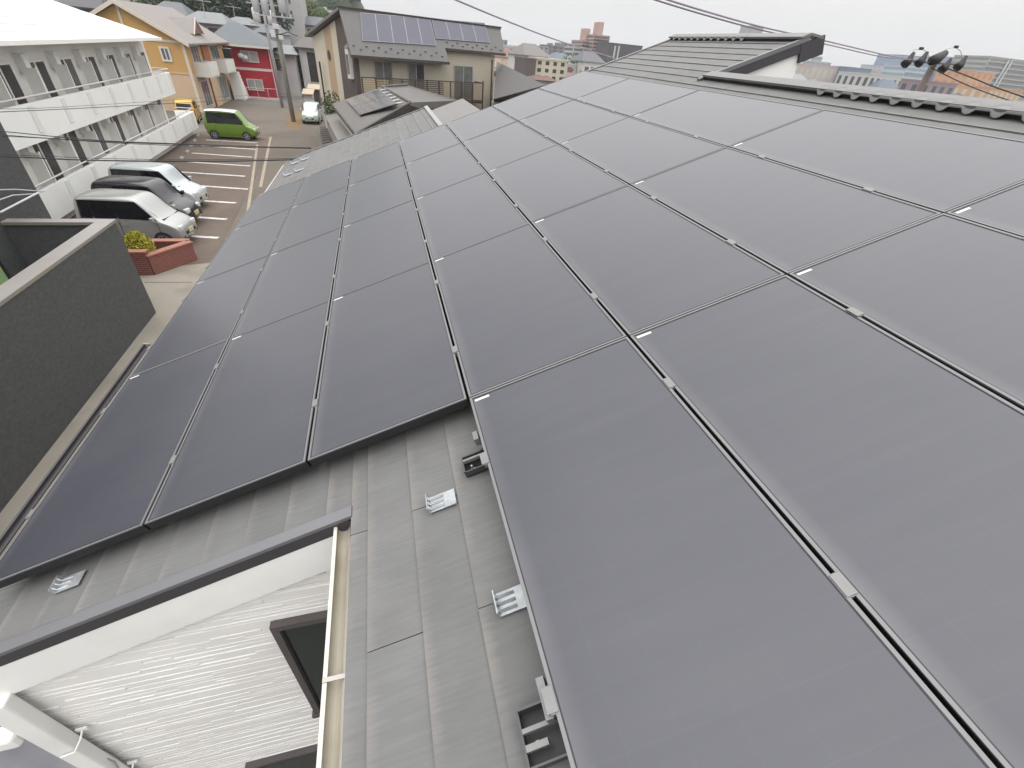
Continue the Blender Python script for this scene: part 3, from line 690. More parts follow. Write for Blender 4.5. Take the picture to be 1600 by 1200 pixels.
# ---------------------------------------------------------------- brick planter with shrub
m_brick = bpy.data.materials.new('red_brick'); m_brick.use_nodes = True
n = m_brick.node_tree.nodes; l = m_brick.node_tree.links; bt = n.new('ShaderNodeTexBrick')
bt.inputs['Color1'].default_value = (.18, .05, .038, 1); bt.inputs['Color2'].default_value = (.14, .041, .033, 1); bt.inputs['Mortar'].default_value = (.21, .12, .095, 1)
bt.inputs['Scale'].default_value = 1.0; bt.inputs['Brick Width'].default_value = .21; bt.inputs['Row Height'].default_value = .07; bt.inputs['Mortar Size'].default_value = .008
tcb = n.new('ShaderNodeTexCoord'); spb = n.new('ShaderNodeSeparateXYZ'); cmb = n.new('ShaderNodeCombineXYZ'); adb = n.new('ShaderNodeMath')
l.new(tcb.outputs['Object'], spb.inputs[0]); l.new(spb.outputs['X'], adb.inputs[0]); l.new(spb.outputs['Y'], adb.inputs[1])
l.new(adb.outputs[0], cmb.inputs[0]); l.new(spb.outputs['Z'], cmb.inputs[1]); l.new(cmb.outputs[0], bt.inputs['Vector'])
l.new(bt.outputs['Color'], n['Principled BSDF'].inputs['Base Color']); n['Principled BSDF'].inputs['Roughness'].default_value = .8
bpb = n.new('ShaderNodeBump'); bpb.inputs['Strength'].default_value = .4; bpb.inputs['Distance'].default_value = .01; bpb.invert = True
l.new(bt.outputs['Fac'], bpb.inputs['Height']); l.new(bpb.outputs[0], n['Principled BSDF'].inputs['Normal'])
m_cop = mat('terracotta_coping', (.36, .16, .115), .7, .1, 5)
m_soil = mat('soil', (.07, .05, .035), .95, .2, 6)
ZP = .68
def wall_run(pts, parent, th=.2, zt=ZP):
    for a, b in zip(pts[:-1], pts[1:]):
        a = V3((a[0], a[1], 0)); b = V3((b[0], b[1], 0)); L = (b - a).length; T = frame(a, b - a)
        MB().box(0, L, 0, th, -.01, zt - .05, T).build('brick_wall', m_brick, parent)
        MB().box(-.03, L + .03, -.03, th + .03, zt - .049, zt, T).build('coping', m_cop, parent)
pl = tag(empty('brick_planter', (-8.2, 17.2, 0)), 'low red brick planter with terracotta coping in front of the silver car', 'planter')
b0, b1, b2 = at_z(190, 431), at_z(243, 430), at_z(309, 406)
wall_run([(b0.x, b0.y), (b1.x - .04, b1.y)], pl, zt=.82); wall_run([(b1.x, b1.y), (b2.x, b2.y)], pl)
c3 = b2 + V3((-.16, .28, 0)); wall_run([(c3.x, c3.y), (b1.x - .35, b2.y + .3)], pl)
MB().prism([(b1.x + .02, b1.y + .25, .0), (b2.x - .2, b2.y + .02, 0), (c3.x - .2, c3.y, 0), (b1.x - .1, b2.y + .22, 0)], (0, 0, ZP - .22)).build('soil', m_soil, pl)
MB().prism([(b0.x, b0.y + .21, .0), (b1.x - .1, b1.y + .21, 0), (b1.x - .3, b2.y + .25, 0), (b0.x, b2.y + .4, 0)], (0, 0, .62)).build('soil', m_soil, pl)

def leaf_cloud(mb, c, rad, n, size, rs, flat=1.0, shell=.55):
    for _ in range(n):
        while True:
            p = V3((rs.uniform(-1, 1), rs.uniform(-1, 1), rs.uniform(-1, 1)))
            if shell < p.length < 1 or (p.length < 1 and rs.random() < .25): break
        p = V3((p.x * rad[0], p.y * rad[1], p.z * rad[2])) + V3(c)
        a = V3((rs.gauss(0, 1), rs.gauss(0, 1), rs.gauss(0, 1))).normalized(); b = a.orthogonal().normalized()
        b = (b + a.cross(b) * rs.uniform(-1, 1)).normalized(); s_ = size * rs.uniform(.6, 1.4)
        mb.poly([p - a * s_, p + b * s_ * .45, p + a * s_, p - b * s_ * .45])
def leaf_mat(name, col, var=.45, scale=1.0):
    m = mat(name, col, .6, var, scale, coords='Object'); b = m.node_tree.nodes['Principled BSDF']
    b.inputs['Subsurface Weight'].default_value = 0.0
    return m
rs = random.Random(11)
shb = tag(empty('shrub', (-8.7, 17.3, .7)), 'bright yellow green shrub in the brick planter', 'shrub')
mb = MB()
for k in range(9):
    leaf_cloud(mb, (b0.x + .15 + rs.uniform(0, .85), b0.y + .48 + rs.uniform(-.1, .5), 0.90 + rs.uniform(-.14, .2)), (.27, .27, .2), 230, .04, rs)
mb.build('foliage', leaf_mat('yellow_leaf', (.36, .33, .015), .4, 6), shb)
mb = MB()
for k in range(5): mb.tube([(b0.x + .2 + k * .17, b0.y + .6, .68), (b0.x + .15 + k * .19, b0.y + .6, 1.15)], [.02, .008], 6)
mb.build('stem', mat('bark', (.09, .065, .045), .9, .3, 8, bump=.5, bscale=20), shb)

# ---------------------------------------------------------------- beige house with solar roof
al = math.radians(22); BA = at_y(552, 90, 38.0); BA.z = 0
BD = V3((math.cos(al), math.sin(al), 0)); BG = V3((-math.sin(al), math.cos(al), 0))
BF = lambda u, v, w: BA + BD * u + BG * v + V3((0, 0, w))
def on_front(x, y, v=0.0): p = at_plane(x, y, BA + BG * v, BG) - BA; return p.dot(BD), p.z
bh = tag(empty('beige_house', BF(5, 4, 0)), 'beige house with brown and tan gable stripes, steep grey roof and nine roof panels', 'house')
m_be = mat('beige_wall', (.50, .45, .36), .75, .05, 1.2); m_cr = mat('cream_wall', (.62, .56, .45), .75, .05, 1.2)
m_tan = mat('tan_wall', (.47, .34, .22), .75, .05, 1.2); m_br = mat('brown_wall', (.105, .078, .07), .75, .08, 1.2)
m_grf = mat('grey_metal_roof', (.17, .165, .16), .55, .05, 1.5); m_brm = mat('brown_metal', (.06, .045, .04), .5, .1, 3)
m_curt = mat('grey_curtain_window', (.16, .165, .155), .2, .35, 1.5); m_alu = mat('alu_frame', (.42, .41, .39), .4, .05, metal=.3)
W0 = MB(); W0.box(.35, 6.9, .0, 8.2, -.01, 5.9, BF); W0.box(6.9, 11.35, .0, 8.2, -.01, 6.6, BF); W0.box(.35, 11.35, .62, 8.2, 6.6, 6.62, BF); W0.build('wall', m_be, bh)
for v0, v1, m_ in ((-.02, 2.72, m_br), (2.72, 3.85, m_cr), (3.85, 5.4, m_tan), (5.4, 8.25, m_cr)):
    zt = lambda v: 8.12 - max(0, v - .6) * .195 if v > .6 else 8.12 - (.6 - v) * 1.9
    vs_ = [v0, v1] if not (v0 < .6 < v1) else [v0, .6, v1]
    pts = [BF(.0, v0, -.01), BF(.0, v1, -.01)] + [BF(.0, v, zt(v)) for v in reversed(vs_)]
    MB().prism(pts, BD * .34).build('gable_stripe', m_, bh)
# roofs
RE, RR = (-.62, 5.98), (.62, 8.33)
def slope_pt(u, k): return BF(u, RE[0] + (RR[0] - RE[0]) * k, RE[1] + (RR[1] - RE[1]) * k)
kr = .34
rf = MB(); nrm = BG * -(RR[1] - RE[1]) + V3((0, 0, RR[0] - RE[0])); nrm.normalize(); th_ = nrm * -.14
rf.prism([slope_pt(-.35, 0), slope_pt(6.85, 0), slope_pt(6.85, kr), slope_pt(12.15, kr), slope_pt(12.15, 1), slope_pt(-.35, 1)], th_)
rf.prism([BF(-.4, .56, 8.36), BF(12.2, .56, 8.36), BF(12.2, 8.9, 6.74), BF(-.4, 8.9, 6.74)], V3((0, 0, -.14)))
rfo = rf.build('roof', m_grf, bh)
for u0, u1, k in ((-.4, 6.9, 0), (6.95, 12.2, kr)):
    p0, p1 = slope_pt(u0, k), slope_pt(u1, k); e = BG * -.1
    MB().prism([p0 + e, p1 + e, p1 + V3((0, 0, -.16)) + e, p0 + V3((0, 0, -.16)) + e], BG * .12).build('eaves_gutter', m_brm, rfo)
MB().box(-.42, 12.2, .5, .7, 8.34, 8.41, BF).build('ridge_cap', m_brm, rfo)
pn = slope_pt(0, 0)
def on_slope(x, y): return at_plane(x, y, pn + nrm * .03, nrm)
m_pv = mat('old_solar_cells', (.105, .105, .15), .25, .06, 2, ior=1.6); m_pvf = mat('silver_frame', (.42, .42, .43), .35, .05, metal=.3)
def quad_panels(tl, tr, br, bl, n, parent, group, labf):
    for k in range(n):
        a, b = k / n, (k + 1) / n
        q = [tl.lerp(tr, a), tl.lerp(tr, b), bl.lerp(br, b), bl.lerp(br, a)]
        nn = (q[1] - q[0]).cross(q[3] - q[0]).normalized()
        if nn.z < 0: nn = -nn
        e = tag(empty('roof_solar_panel', (q[2] + q[3]) / 2), labf(k), 'solar panel', group)
        MB().prism([p + nn * .0 for p in q], nn * .035).build('frame', m_pvf, e)
        c = sum(q, V3()) / 4; ux = (q[1] - q[0]).normalized(); uy = (q[3] - q[0]).normalized()
        lx, ly = (q[1] - q[0]).length, (q[3] - q[0]).length
        i = [q[0] + ux * .02 + uy * .02, q[1] - ux * .02 + uy * .02, q[2] - ux * .02 - uy * .02, q[3] + ux * .02 - uy * .02]
        MB().poly([p + nn * .037 for p in i]).build('cells', m_pv, e)
quad_panels(on_slope(562.5, 20), on_slope(672, 29), on_slope(681, 71.5), on_slope(566.5, 64), 5, bh, 'panels on the beige house', lambda k: 'violet solar panel on the beige house roof, %s from its striped gable' % ORD[k])
quad_panels(on_slope(674, 29.3), on_slope(757, 36), on_slope(765, 67), on_slope(681, 60.5), 4, bh, 'panels on the beige house', lambda k: 'violet solar panel in the short right group on the beige house, %s from the left' % ORD[k])
# snow guards on the eaves, joined dots
sg = MB()
for k in range(16):
    p = slope_pt(-.1 + k * .43, .12 if k % 2 else .2); sg.prism([p + nrm * .01, p + BD * .14 + nrm * .01, p + BD * .14 + nrm * .07, p + nrm * .07], BG * .05)
for k in range(12):
    p = slope_pt(7.0 + k * .43, kr + (.07 if k % 2 else .14)); sg.prism([p + nrm * .01, p + BD * .14 + nrm * .01, p + BD * .14 + nrm * .07, p + nrm * .07], BG * .05)
sg.build('snow_guards', m_brm, rfo)['kind'] = 'stuff'
for q0, q1 in (((583, 92), (615, 140)), ((636, 96), (664, 140)), ((709, 100), (738, 142))):
    u0, z1 = on_front(*q0); u1, _ = on_front(*q1); z1 -= .05; z0 = 3.75
    w = MB(); w.box(u0, u1, -.05, -.002, z1 - .07, z1, BF); w.box(u0, u0 + .06, -.05, -.002, z0, z1 - .07, BF); w.box(u1 - .06, u1, -.05, -.002, z0, z1 - .07, BF)
    w.box((u0 + u1) / 2 - .03, (u0 + u1) / 2 + .03, -.05, -.002, z0, z1 - .07, BF); wo = w.build('window', m_alu, bh)
    um = (u0 + u1) / 2
    MB().box(u0 + .061, um - .031, -.03, -.003, z0, z1 - .071, BF).build('pane', m_curt, wo); MB().box(um + .031, u1 - .061, -.03, -.003, z0, z1 - .071, BF).build('pane', m_wdark if q0[0] == 636 else m_curt, wo)
# balcony: brown posts, rails and slats
bal = MB(); u0, u1 = -.05, 9.6; zr1 = 4.86
bal.box(u0, u1, -1.22, -1.14, zr1 - .07, zr1, BF); bal.box(u0, u1, -1.21, -1.15, 3.66, 3.72, BF); bal.box(u0, u1, -1.22, -.01, 3.5, 3.62, BF)
bal.box(u1 - .08, u1, -1.139, -.01, zr1 - .07, zr1, BF)
bo = bal.build('balcony', m_brm, bh)
for k in range(11):
    u = u0 + k * (u1 - u0 - .08) / 10; MB().box(u, u + .08, -1.219, -1.141, 3.62 if k < 10 else .0, zr1 - .071 if k < 10 else zr1 + .1, BF).build('balcony_post', m_brm, bo)
sl = MB()
for k in range(8):
    z = 3.76 + k * .128
    sl.box(u0 + .05, 2.0, -1.2, -1.17, z, z + .07, BF); sl.box(6.1, 7.0, -1.2, -1.17, z, z + .07, BF); sl.box(u1 - .9, u1 - .1, -1.2, -1.17, z, z + .07, BF)
sl.build('balcony_slats', mat('tan_slat', (.34, .27, .17), .6, .1), bo)['kind'] = 'stuff'
m_mesh = mat('brown_screen', (.10, .082, .068), .6, .1)
sl = MB()
for k in range(9):
    z = 3.75 + k * .115
    sl.box(2.0, 6.1, -1.2, -1.18, z, z + .082, BF); sl.box(7.0, u1 - .9, -1.2, -1.18, z, z + .075, BF)
sl.build('balcony_slats', m_mesh, bo)['kind'] = 'stuff'
MB().tube([BF(11.1, -.06, 6.3), BF(11.1, -.06, .0)], .05, 8).build('downpipe', m_brm, bh)
# white oriel window on the brown stripe, round window, black pole with cables
ow = MB(); ow.box(-.22, -.0, .25, .85, 4.6, 6.25, BF); owo = ow.build('oriel_window', mat('oriel_white', (.66, .65, .62), .5), bh)
MB().box(-.235, -.221, .33, .77, 4.85, 5.95, BF).build('pane', m_curt, owo); MB().prism([BF(-.24, .2, 6.26), BF(.0, .2, 6.5), BF(.0, .9, 6.5), BF(-.24, .9, 6.26)], V3((0, 0, .04))).build('oriel_roof', m_grf, owo)
c = BF(-.03, 4.85, 5.68); MB().tube([c, c + BD * .04], .32, 16).build('round_window', m_brm, bh)
MB().tube([BF(-.25, 6.6, 2.3), BF(-.25, 6.6, 5.2)], .06, 8).build('black_conduit', m_black, bh)
# pruned bush by the gable
rs = random.Random(4)
bu = tag(empty('bush', BF(-1.2, 1.9, 0)), 'rounded green bush beside the striped gable wall', 'bush'); mb = MB()
for k in range(7): leaf_cloud(mb, BF(-1.0 + rs.uniform(-.3, .3), 2.7 + rs.uniform(-.5, .5), 1.9 + k * .22), (.55, .55, .5), 130, .085, rs)
mb.build('foliage', leaf_mat('bush_leaf', (.075, .095, .02), .5, 2), bu); MB().tube([BF(-1.0, 2.7, 0), BF(-1.0, 2.7, 2.2)], [.09, .05], 7).build('trunk', MATS['bark'], bu)

# ---------------------------------------------------------------- neighbour roof with silver panels just beyond our roof
nh = tag(empty('low_house', (1, 31, 0)), 'low grey roofed house just beyond our roof carrying a silver panel array', 'house')
ZE, ZG = 3.25, 4.75
P = lambda x, y, z: at_z(x, y, z)
e_f, e_n = P(519, 162, ZE), P(557, 209, ZE)                 # left eaves, far and near end
r_f, r_n = P(597, 136, ZG), P(641, 161, ZG - .1)            # ridge ends
m_nrf = mat('brownish_grey_roof', (.15, .14, .13), .7, .08, 2.5, bump=.2, bscale=12)
far_r = P(637, 133, ZG)
re_f, re_n = P(716, 157, 3.7), P(688, 169, 3.8)
hipn = P(706, 182, ZE + .2)
t_ = V3((0, 0, -.09))
rfo = MB().prism([e_f, e_n, r_n, r_f], t_).build('roof_slope', m_nrf, nh)
MB().prism([r_f + V3((.0, 0, .02)), r_n + V3((0, 0, .02)), re_n, re_f, far_r], t_).build('roof_slope', m_nrf, nh)
MB().prism([e_n, hipn, r_n], t_).build('roof_slope', m_nrf, nh)
# courses as thin seams
sm = MB()
for k in range(1, 9):
    a = e_n.lerp(r_n, k / 9); b = hipn.lerp(r_n, k / 9); dd = (b - a).normalized(); up = V3((0, 0, .02))
    sm.prism([a + up * .1, b + up * .1, b + up, a + up], V3((0, .03, 0)))
sm.build('roof_seam', m_brm, nh)
MB().tube([e_n + V3((0, 0, .03)), r_n + V3((0, 0, .03))], .05, 6).build('hip_cap', m_nrf, nh)
MB().tube([r_n + V3((0, 0, .04)), r_f + V3((0, 0, .04)), far_r + V3((0, 0, .04))], .06, 6).build('ridge_cap', m_nrf, nh)
MB().prism([e_f + V3((-.09, 0, .01)), e_n + V3((-.09, 0, .01)), e_n + V3((-.09, 0, -.14)), e_f + V3((-.09, 0, -.14))], (.085, 0, 0)).build('eaves_gutter', m_brm, nh)
wl = MB(); c = [e_f, e_n, hipn, re_n, re_f]; cc = sum(c, V3()) / 5
wl.prism([V3((p.x * .93 + cc.x * .07, p.y * .93 + cc.y * .07, 0)) for p in c], (0, 0, 3.05)); wl.build('wall', m_cr, nh)
# lower lean-to on the street side and small step roofs on the right
l0, l1, l2, l3 = P(500, 166, 2.2), P(519, 164, 2.4), P(552, 210, 2.4), P(530, 224, 2.2)
m_lt = mat('pale_leanto_roof', (.22, .21, .195), .65, .06, 2)
MB().prism([l0, l1, l2, l3], t_).build('leanto_roof', m_lt, nh)
MB().prism([V3((p.x * .95 + .05 * cc.x, p.y, 0)) for p in (l0, l1, l2, l3)], (0, 0, 2.1)).build('leanto_wall', mat('leanto_wall', (.33, .31, .28), .7), nh)
for (a, b, c_, d_2, z) in (((690, 165), (728, 160), (736, 168), (706, 180), 3.3), ((706, 176), (732, 168), (738, 172), (714, 184), 2.8)):
    MB().prism([P(*a, z), P(*b, z + .1), P(*c_, z), P(*d_2, z - .05)], V3((0, 0, -.12))).build('step_roof', m_nrf, nh)
nn = (e_n - e_f).cross(r_f - e_f).normalized(); nn = nn if nn.z > 0 else -nn
def on_nr(x, y): return at_plane(x, y, e_f + nn * .06, nn)
m_spv = mat('silver_solar_cells', (.30, .30, .315), .12, .12, 3, ior=1.7, metal=.35)
tl, tr, br_, bl = on_nr(541, 157), on_nr(595, 140), on_nr(622, 163), on_nr(563, 181)
k = 0
for i in range(5):
    for j in range(2):
        q = [tl.lerp(tr, i / 5).lerp(bl.lerp(br_, i / 5), j / 2), tl.lerp(tr, (i + 1) / 5).lerp(bl.lerp(br_, (i + 1) / 5), j / 2),
             tl.lerp(tr, (i + 1) / 5).lerp(bl.lerp(br_, (i + 1) / 5), (j + 1) / 2), tl.lerp(tr, i / 5).lerp(bl.lerp(br_, i / 5), (j + 1) / 2)]
        e = tag(empty('roof_solar_panel', q[3]), 'silvery solar panel on the low grey roof, %s from the street, %s of the pair up the slope' % (ORD[i], 'farther' if j == 0 else 'nearer'), 'solar panel', 'silver panels on the low roof')
        MB().prism(q, nn * .04).build('frame', m_black, e)
        cq = sum(q, V3()) / 4; MB().poly([cq + (p - cq) * .965 + nn * .043 for p in q]).build('cells', m_spv, e)
# pale tile clips along the ridge
for k in range(6):
    a = on_nr(593 + k * 5.2, 142 + k * 4.1); b = on_nr(603 + k * 5.2, 140 + k * 4.1); dd = (b - a)
    MB().prism([a, b, b + V3((.05, -.22, 0)), a + V3((.05, -.22, 0))], nn * .05).build('ridge_clip', mat('pale_clip', (.55, .54, .52), .5), nh)

# ---------------------------------------------------------------- plain grey roof house right of the beige house
gh = tag(empty('grey_roof_house', (16, 38, 0)), 'house with a broad plain dark grey roof right of the beige house', 'house')
z0, z1 = 4.3, 6.1
a0, a1, a2, a3 = P(771, 155, z0), P(776, 96, z1), P(852, 133, z1 - .3), P(835, 160, z0)
m_ghr = mat('mid_grey_roof', (.125, .118, .115), .65, .05, 1.5)
MB().prism([a0, a1, a2, a3], V3((0, 0, -.12))).build('roof', m_ghr, gh)
MB().prism([a0 + V3((0, -.08, .01)), a3 + V3((0, -.08, .01)), a3 + V3((0, -.08, -.15)), a0 + V3((0, -.08, -.15))], (0, .075, 0)).build('eaves_gutter', m_brm, gh)
MB().prism([V3((p.x, p.y + .5, 0)) for p in (a0, a3)] + [V3((a2.x, a2.y - .3, 0)), V3((a1.x + .5, a1.y - .3, 0))], (0, 0, 4.1)).build('wall', m_be, gh)

# ---------------------------------------------------------------- orange apartment and red house
oh = tag(empty('orange_house', (-20, 61, 0)), 'orange and cream gabled apartment house with white balconies behind the white block', 'apartment house')
m_or = mat('orange_wall', (.60, .36, .13), .75, .05, 1); m_pe = mat('peach_wall', (.64, .47, .32), .75, .05, 1); m_ru = mat('rust_wall', (.36, .12, .045), .75, .05, 1)
m_pkr = mat('pinkish_roof', (.26, .232, .215), .65, .08, 1.5, bump=.1, bscale=10)
XR, YF = -16.05, 55.0
zE = 5.35; XP, ZPk = -20.2, 7.6
MB().box(-24.4, XR, YF, 68, 3.0, zE, None).build('upper_wall', m_or, oh); MB().box(-24.4, XR, YF, 68, -.01, 2.999).build('lower_wall', m_pe, oh)
MB().prism([(-24.4, YF, zE + .002), (XR, YF, zE + .002), (XP, YF, ZPk - .02)], (0, 13, 0)).build('gable', m_or, oh)
MB().box(-24.4, XR + .04, YF - .05, YF - .002, 2.95, 3.07).build('belt_band', m_pe, oh)
rp = MB(); ex, ez = .55, .55 * (ZPk - zE) / (XR - XP)
rp.prism([(XP, YF - .5, ZPk + .1), (XR + ex, YF - .5, zE - ez + .1), (XR + ex, 69, zE - ez + .1), (XP, 69, ZPk + .1)], (0, 0, .12))
rp.prism([(XP, YF - .5, ZPk + .1), (XP, 69, ZPk + .1), (-24.9, 69, zE - ez + .1), (-24.9, YF - .5, zE - ez + .1)], (0, 0, .12)); rpo = rp.build('roof', m_pkr, oh)
m_bc = mat('cream_barge', (.70, .63, .53), .6, .04)
bb = MB(); bb.prism([(XP, YF - .52, ZPk + .24), (XR + ex, YF - .52, zE - ez + .24), (XR + ex, YF - .52, zE - ez - .05), (XP, YF - .52, ZPk - .05)], (0, -.05, 0))
bb.prism([(XP, YF - .52, ZPk + .24), (XP, YF - .52, ZPk - .05), (-24.9, YF - .52, zE - ez - .05), (-24.9, YF - .52, zE - ez + .24)], (0, -.05, 0)); bb.build('barge_board', m_bc, rpo)
MB().box(XP - .1, XP + .1, YF - .06, YF - .003, zE, ZPk - .2).build('pilaster', m_bc, oh); MB().box(-24.4, XR + .03, YF - .06, YF - .003, zE - .12, zE + .05).build('cornice', m_bc, oh)
MB().box(XR - .2, XR + .03, YF - .06, YF - .003, 0, zE - .13).build('corner_trim', m_bc, oh)
# dormer gable on the roof
dmz = zE + .55
MB().prism([(XR - .3, 60.0, dmz), (XR - .3, 63.2, dmz), (XR - .3, 61.6, dmz + 1.15)], (-2.2, 0, 0)).build('dormer', m_pkr, rpo)
MB().prism([(XR - .298, 60.1, dmz + .02), (XR - .298, 63.1, dmz + .02), (XR - .298, 61.6, dmz + 1.08)], (.02, 0, 0)).build('dormer_face', mat('dormer_brown', (.22, .115, .10), .7), rpo)
MB().prism([(XR - .27, 59.8, dmz - .05), (XR - .27, 60.0, dmz - .05), (XR - .27, 61.6, dmz + 1.05), (XR - .27, 63.2, dmz - .05), (XR - .27, 63.4, dmz - .05), (XR - .27, 61.6, dmz + 1.3)], (.06, 0, 0)).build('dormer_trim', m_bc, rpo)
# front window
def window(p, x0, x1, z0, z1, Y, fr, pane, parent, n=2, t=.08):
    w = MB(); w.box(x0 - t, x1 + t, Y - .07, Y - .002, z1, z1 + t); w.box(x0 - t, x1 + t, Y - .1, Y - .002, z0 - t, z0); w.box(x0 - t, x0, Y - .07, Y - .002, z0, z1); w.box(x1, x1 + t, Y - .07, Y - .002, z0, z1)
    for k in range(1, n):
        xm = x0 + (x1 - x0) * k / n; w.box(xm - .04, xm + .04, Y - .06, Y - .002, z0, z1)
    o = w.build('window', fr, parent)
    for k in range(n):
        a = x0 + (x1 - x0) * k / n + (.041 if k else 0); b = x0 + (x1 - x0) * (k + 1) / n - (.041 if k < n - 1 else 0)
        MB().box(a, b, Y - .03, Y - .003, z0, z1).build('pane', pane, o)
m_wfw = mat('window_white', (.70, .68, .64), .5, .03); m_pgl = mat('grey_pane', (.15, .155, .16), .12, .3, 1.5)
a, b = at_y(248, 73, YF), at_y(270, 96, YF); window(None, a.x + .12, b.x - .12, b.z + .1, a.z - .1, YF, m_wfw, m_pgl, oh, t=.14)
# balconies and porch on the right side
for k, (y0, y1, z) in enumerate(((56.0, 59.2, 2.75), (62.4, 66.2, 2.75))):
    b = MB(); b.box(XR + 1.15, XR + 1.25, y0, y1, z, z + 1.15); b.box(XR, XR + 1.15, y0, y0 + .1, z, z + 1.15); b.box(XR, XR + 1.15, y1 - .1, y1, z, z + 1.15); b.box(XR, XR + 1.15, y0 + .1, y1 - .1, z, z + .12)
    bo = b.build('balcony', m_wfw, oh); sl = MB()
    y = y0 + .2
    while y < y1 - .2: sl.box(XR + 1.251, XR + 1.275, y, y + .07, z + .12, z + 1.05); y += .26
    sl.build('baluster', m_div, bo)
    for zz in (.3, 3.0):
        w = MB(); w.box(XR + .002, XR + .08, y0 + .35, y1 - .5, zz, zz + 2.1); wo = w.build('window', m_wfw, oh)
        for q in range(3):
            ya = y0 + .43 + q * (y1 - y0 - .95) / 3; MB().box(XR + .081, XR + .09, ya, ya + (y1 - y0 - .95) / 3 - .1, zz + .08, zz + 2.0).build('pane', m_pgl, wo)
MB().box(XR + .002, XR + .14, 59.7, 61.8, 0, 5.2).build('rust_panel', m_ru, oh); MB().box(XR + .141, XR + .15, 59.7, 61.8, 0, 2.8).build('peach_panel', m_pe, oh)
# outside stair with its rail, red-brown house
st = MB()
for k in range(8): st.box(XR + .3 + .0, XR + 1.4, 66.4 + k * .28, 66.7 + k * .28, 0, 2.7 - k * .33)
st.build('outside_stair', m_div, oh)

rh = tag(empty('red_house', (-14, 74, 0)), 'crimson two storey house with blue grey hipped roof and white trim', 'house')
m_red = mat('crimson_wall', (.40, .014, .03), .65, .06, 1); m_pk = mat('pink_white_trim', (.72, .58, .57), .5, .03); m_bgr = mat('blue_grey_roof', (.105, .12, .132), .55, .08, 1.5)
YR = 69.5; xa, xb = at_y(330, 70, YR).x, at_y(418, 76, YR).x
MB().box(xa, xb, YR, YR + 8, -.01, 5.05).build('wall', m_red, rh)
MB().box(xa, xb + .05, YR - .04, YR - .002, 2.75, 3.0).build('belt_band', m_pk, rh)
zc = 5.1; rr = MB(); xl, xr_, yn, yf = xa - .6, xb + .7, YR - .7, YR + 8.7; xm = at_y(366, 40, YR + 4).x
rr.v = [(xl, yn, zc), (xr_, yn, zc), (xr_, yf, zc), (xl, yf, zc), (xm - .6, YR + 4, zc + 2.0), (xm + .6, YR + 4, zc + 2.0)]
rr.f = [(0, 1, 5, 4), (1, 2, 5), (2, 3, 4, 5), (3, 0, 4), (3, 2, 1, 0)]; rro = rr.build('roof', m_bgr, rh)
MB().box(xl, xr_, yn - .1, yn - .002, zc - .16, zc + .02).build('fascia', m_bc, rro)
for q0, q1 in (((376, 80), (404, 97)), ((386, 124), (412, 141)), ((353, 124), (358, 135))):
    a, b = at_y(*q0, YR), at_y(*q1, YR); window(None, a.x, b.x, b.z, a.z, YR, m_pk, mat('pale_pane', (.36, .38, .36), .2, .25, 1), rh, 2 if b.x - a.x > .8 else 1)
MB().tube([(xb + .05, YR - .1, 5.0), (xb + .1, YR - .1, .0)], .05, 8).build('downpipe', m_pk, rh)
fe = tag(empty('railing', (-14.5, YR - 1.4, 0)), 'pinkish white railing along the foot of the crimson house', 'railing')
a, b = at_y(352, 138, YR - 1.4), at_y(434, 141, YR - 1.4)
MB().tube([(a.x, YR - 1.4, 1.15), (b.x, YR - 1.4, 1.15)], .03, 6).build('rail', m_pk, fe); MB().box(a.x, b.x, YR - 1.5, YR - 1.3, -.01, .25).build('kerb', m_pk, fe)
for k in range(6):
    x = a.x + (b.x - a.x) * k / 5; MB().tube([(x, YR - 1.4, .25), (x, YR - 1.4, 1.15)], .025, 6).build('post', m_pk, fe)
# satellite dishes under the upper window
for k, (x, y, w) in enumerate(((377, 88, 'left'), (383, 91, 'right'))):
    c = at_y(x, y, YR - .35); mb = MB()
    mb.tube([c + V3((0, 0, 0)), c + V3((0, -.06, .01)), c + V3((0, -.1, .015))], [.12, .3, .34], 14); e = tag(mb.build('satellite_dish', m_wfw, None, smooth=True), 'white satellite dish under the upper window of the crimson house, %s one' % w, 'satellite dish', 'dishes on the crimson house')
    MB().tube([c, c + V3((0, .36, -.1))], .03, 6).build('arm', m_div, e)
# black figure-like laundry on the balcony end
ld = tag(empty('laundry', (XR + .7, 66.0, 3.9)), 'black laundry hanging above the farther white balcony of the orange house', 'laundry')
mb = MB(); c = V3((XR + .75, 66.25, 4.75))
for k in range(6):
    x = (k - 2.5) * .13; mb.box(c.x + x - .07, c.x + x + .06, c.y - .04 + .02 * (k % 2), c.y + .03 + .02 * (k % 2), c.z - 1.0 + .06 * (k % 3), c.z)
mb.build('cloth', m_black, ld); MB().tube([c + V3((-.75, 0, .03)), c + V3((.5, 0, .03))], .02, 6).build('pole', m_wm, ld)

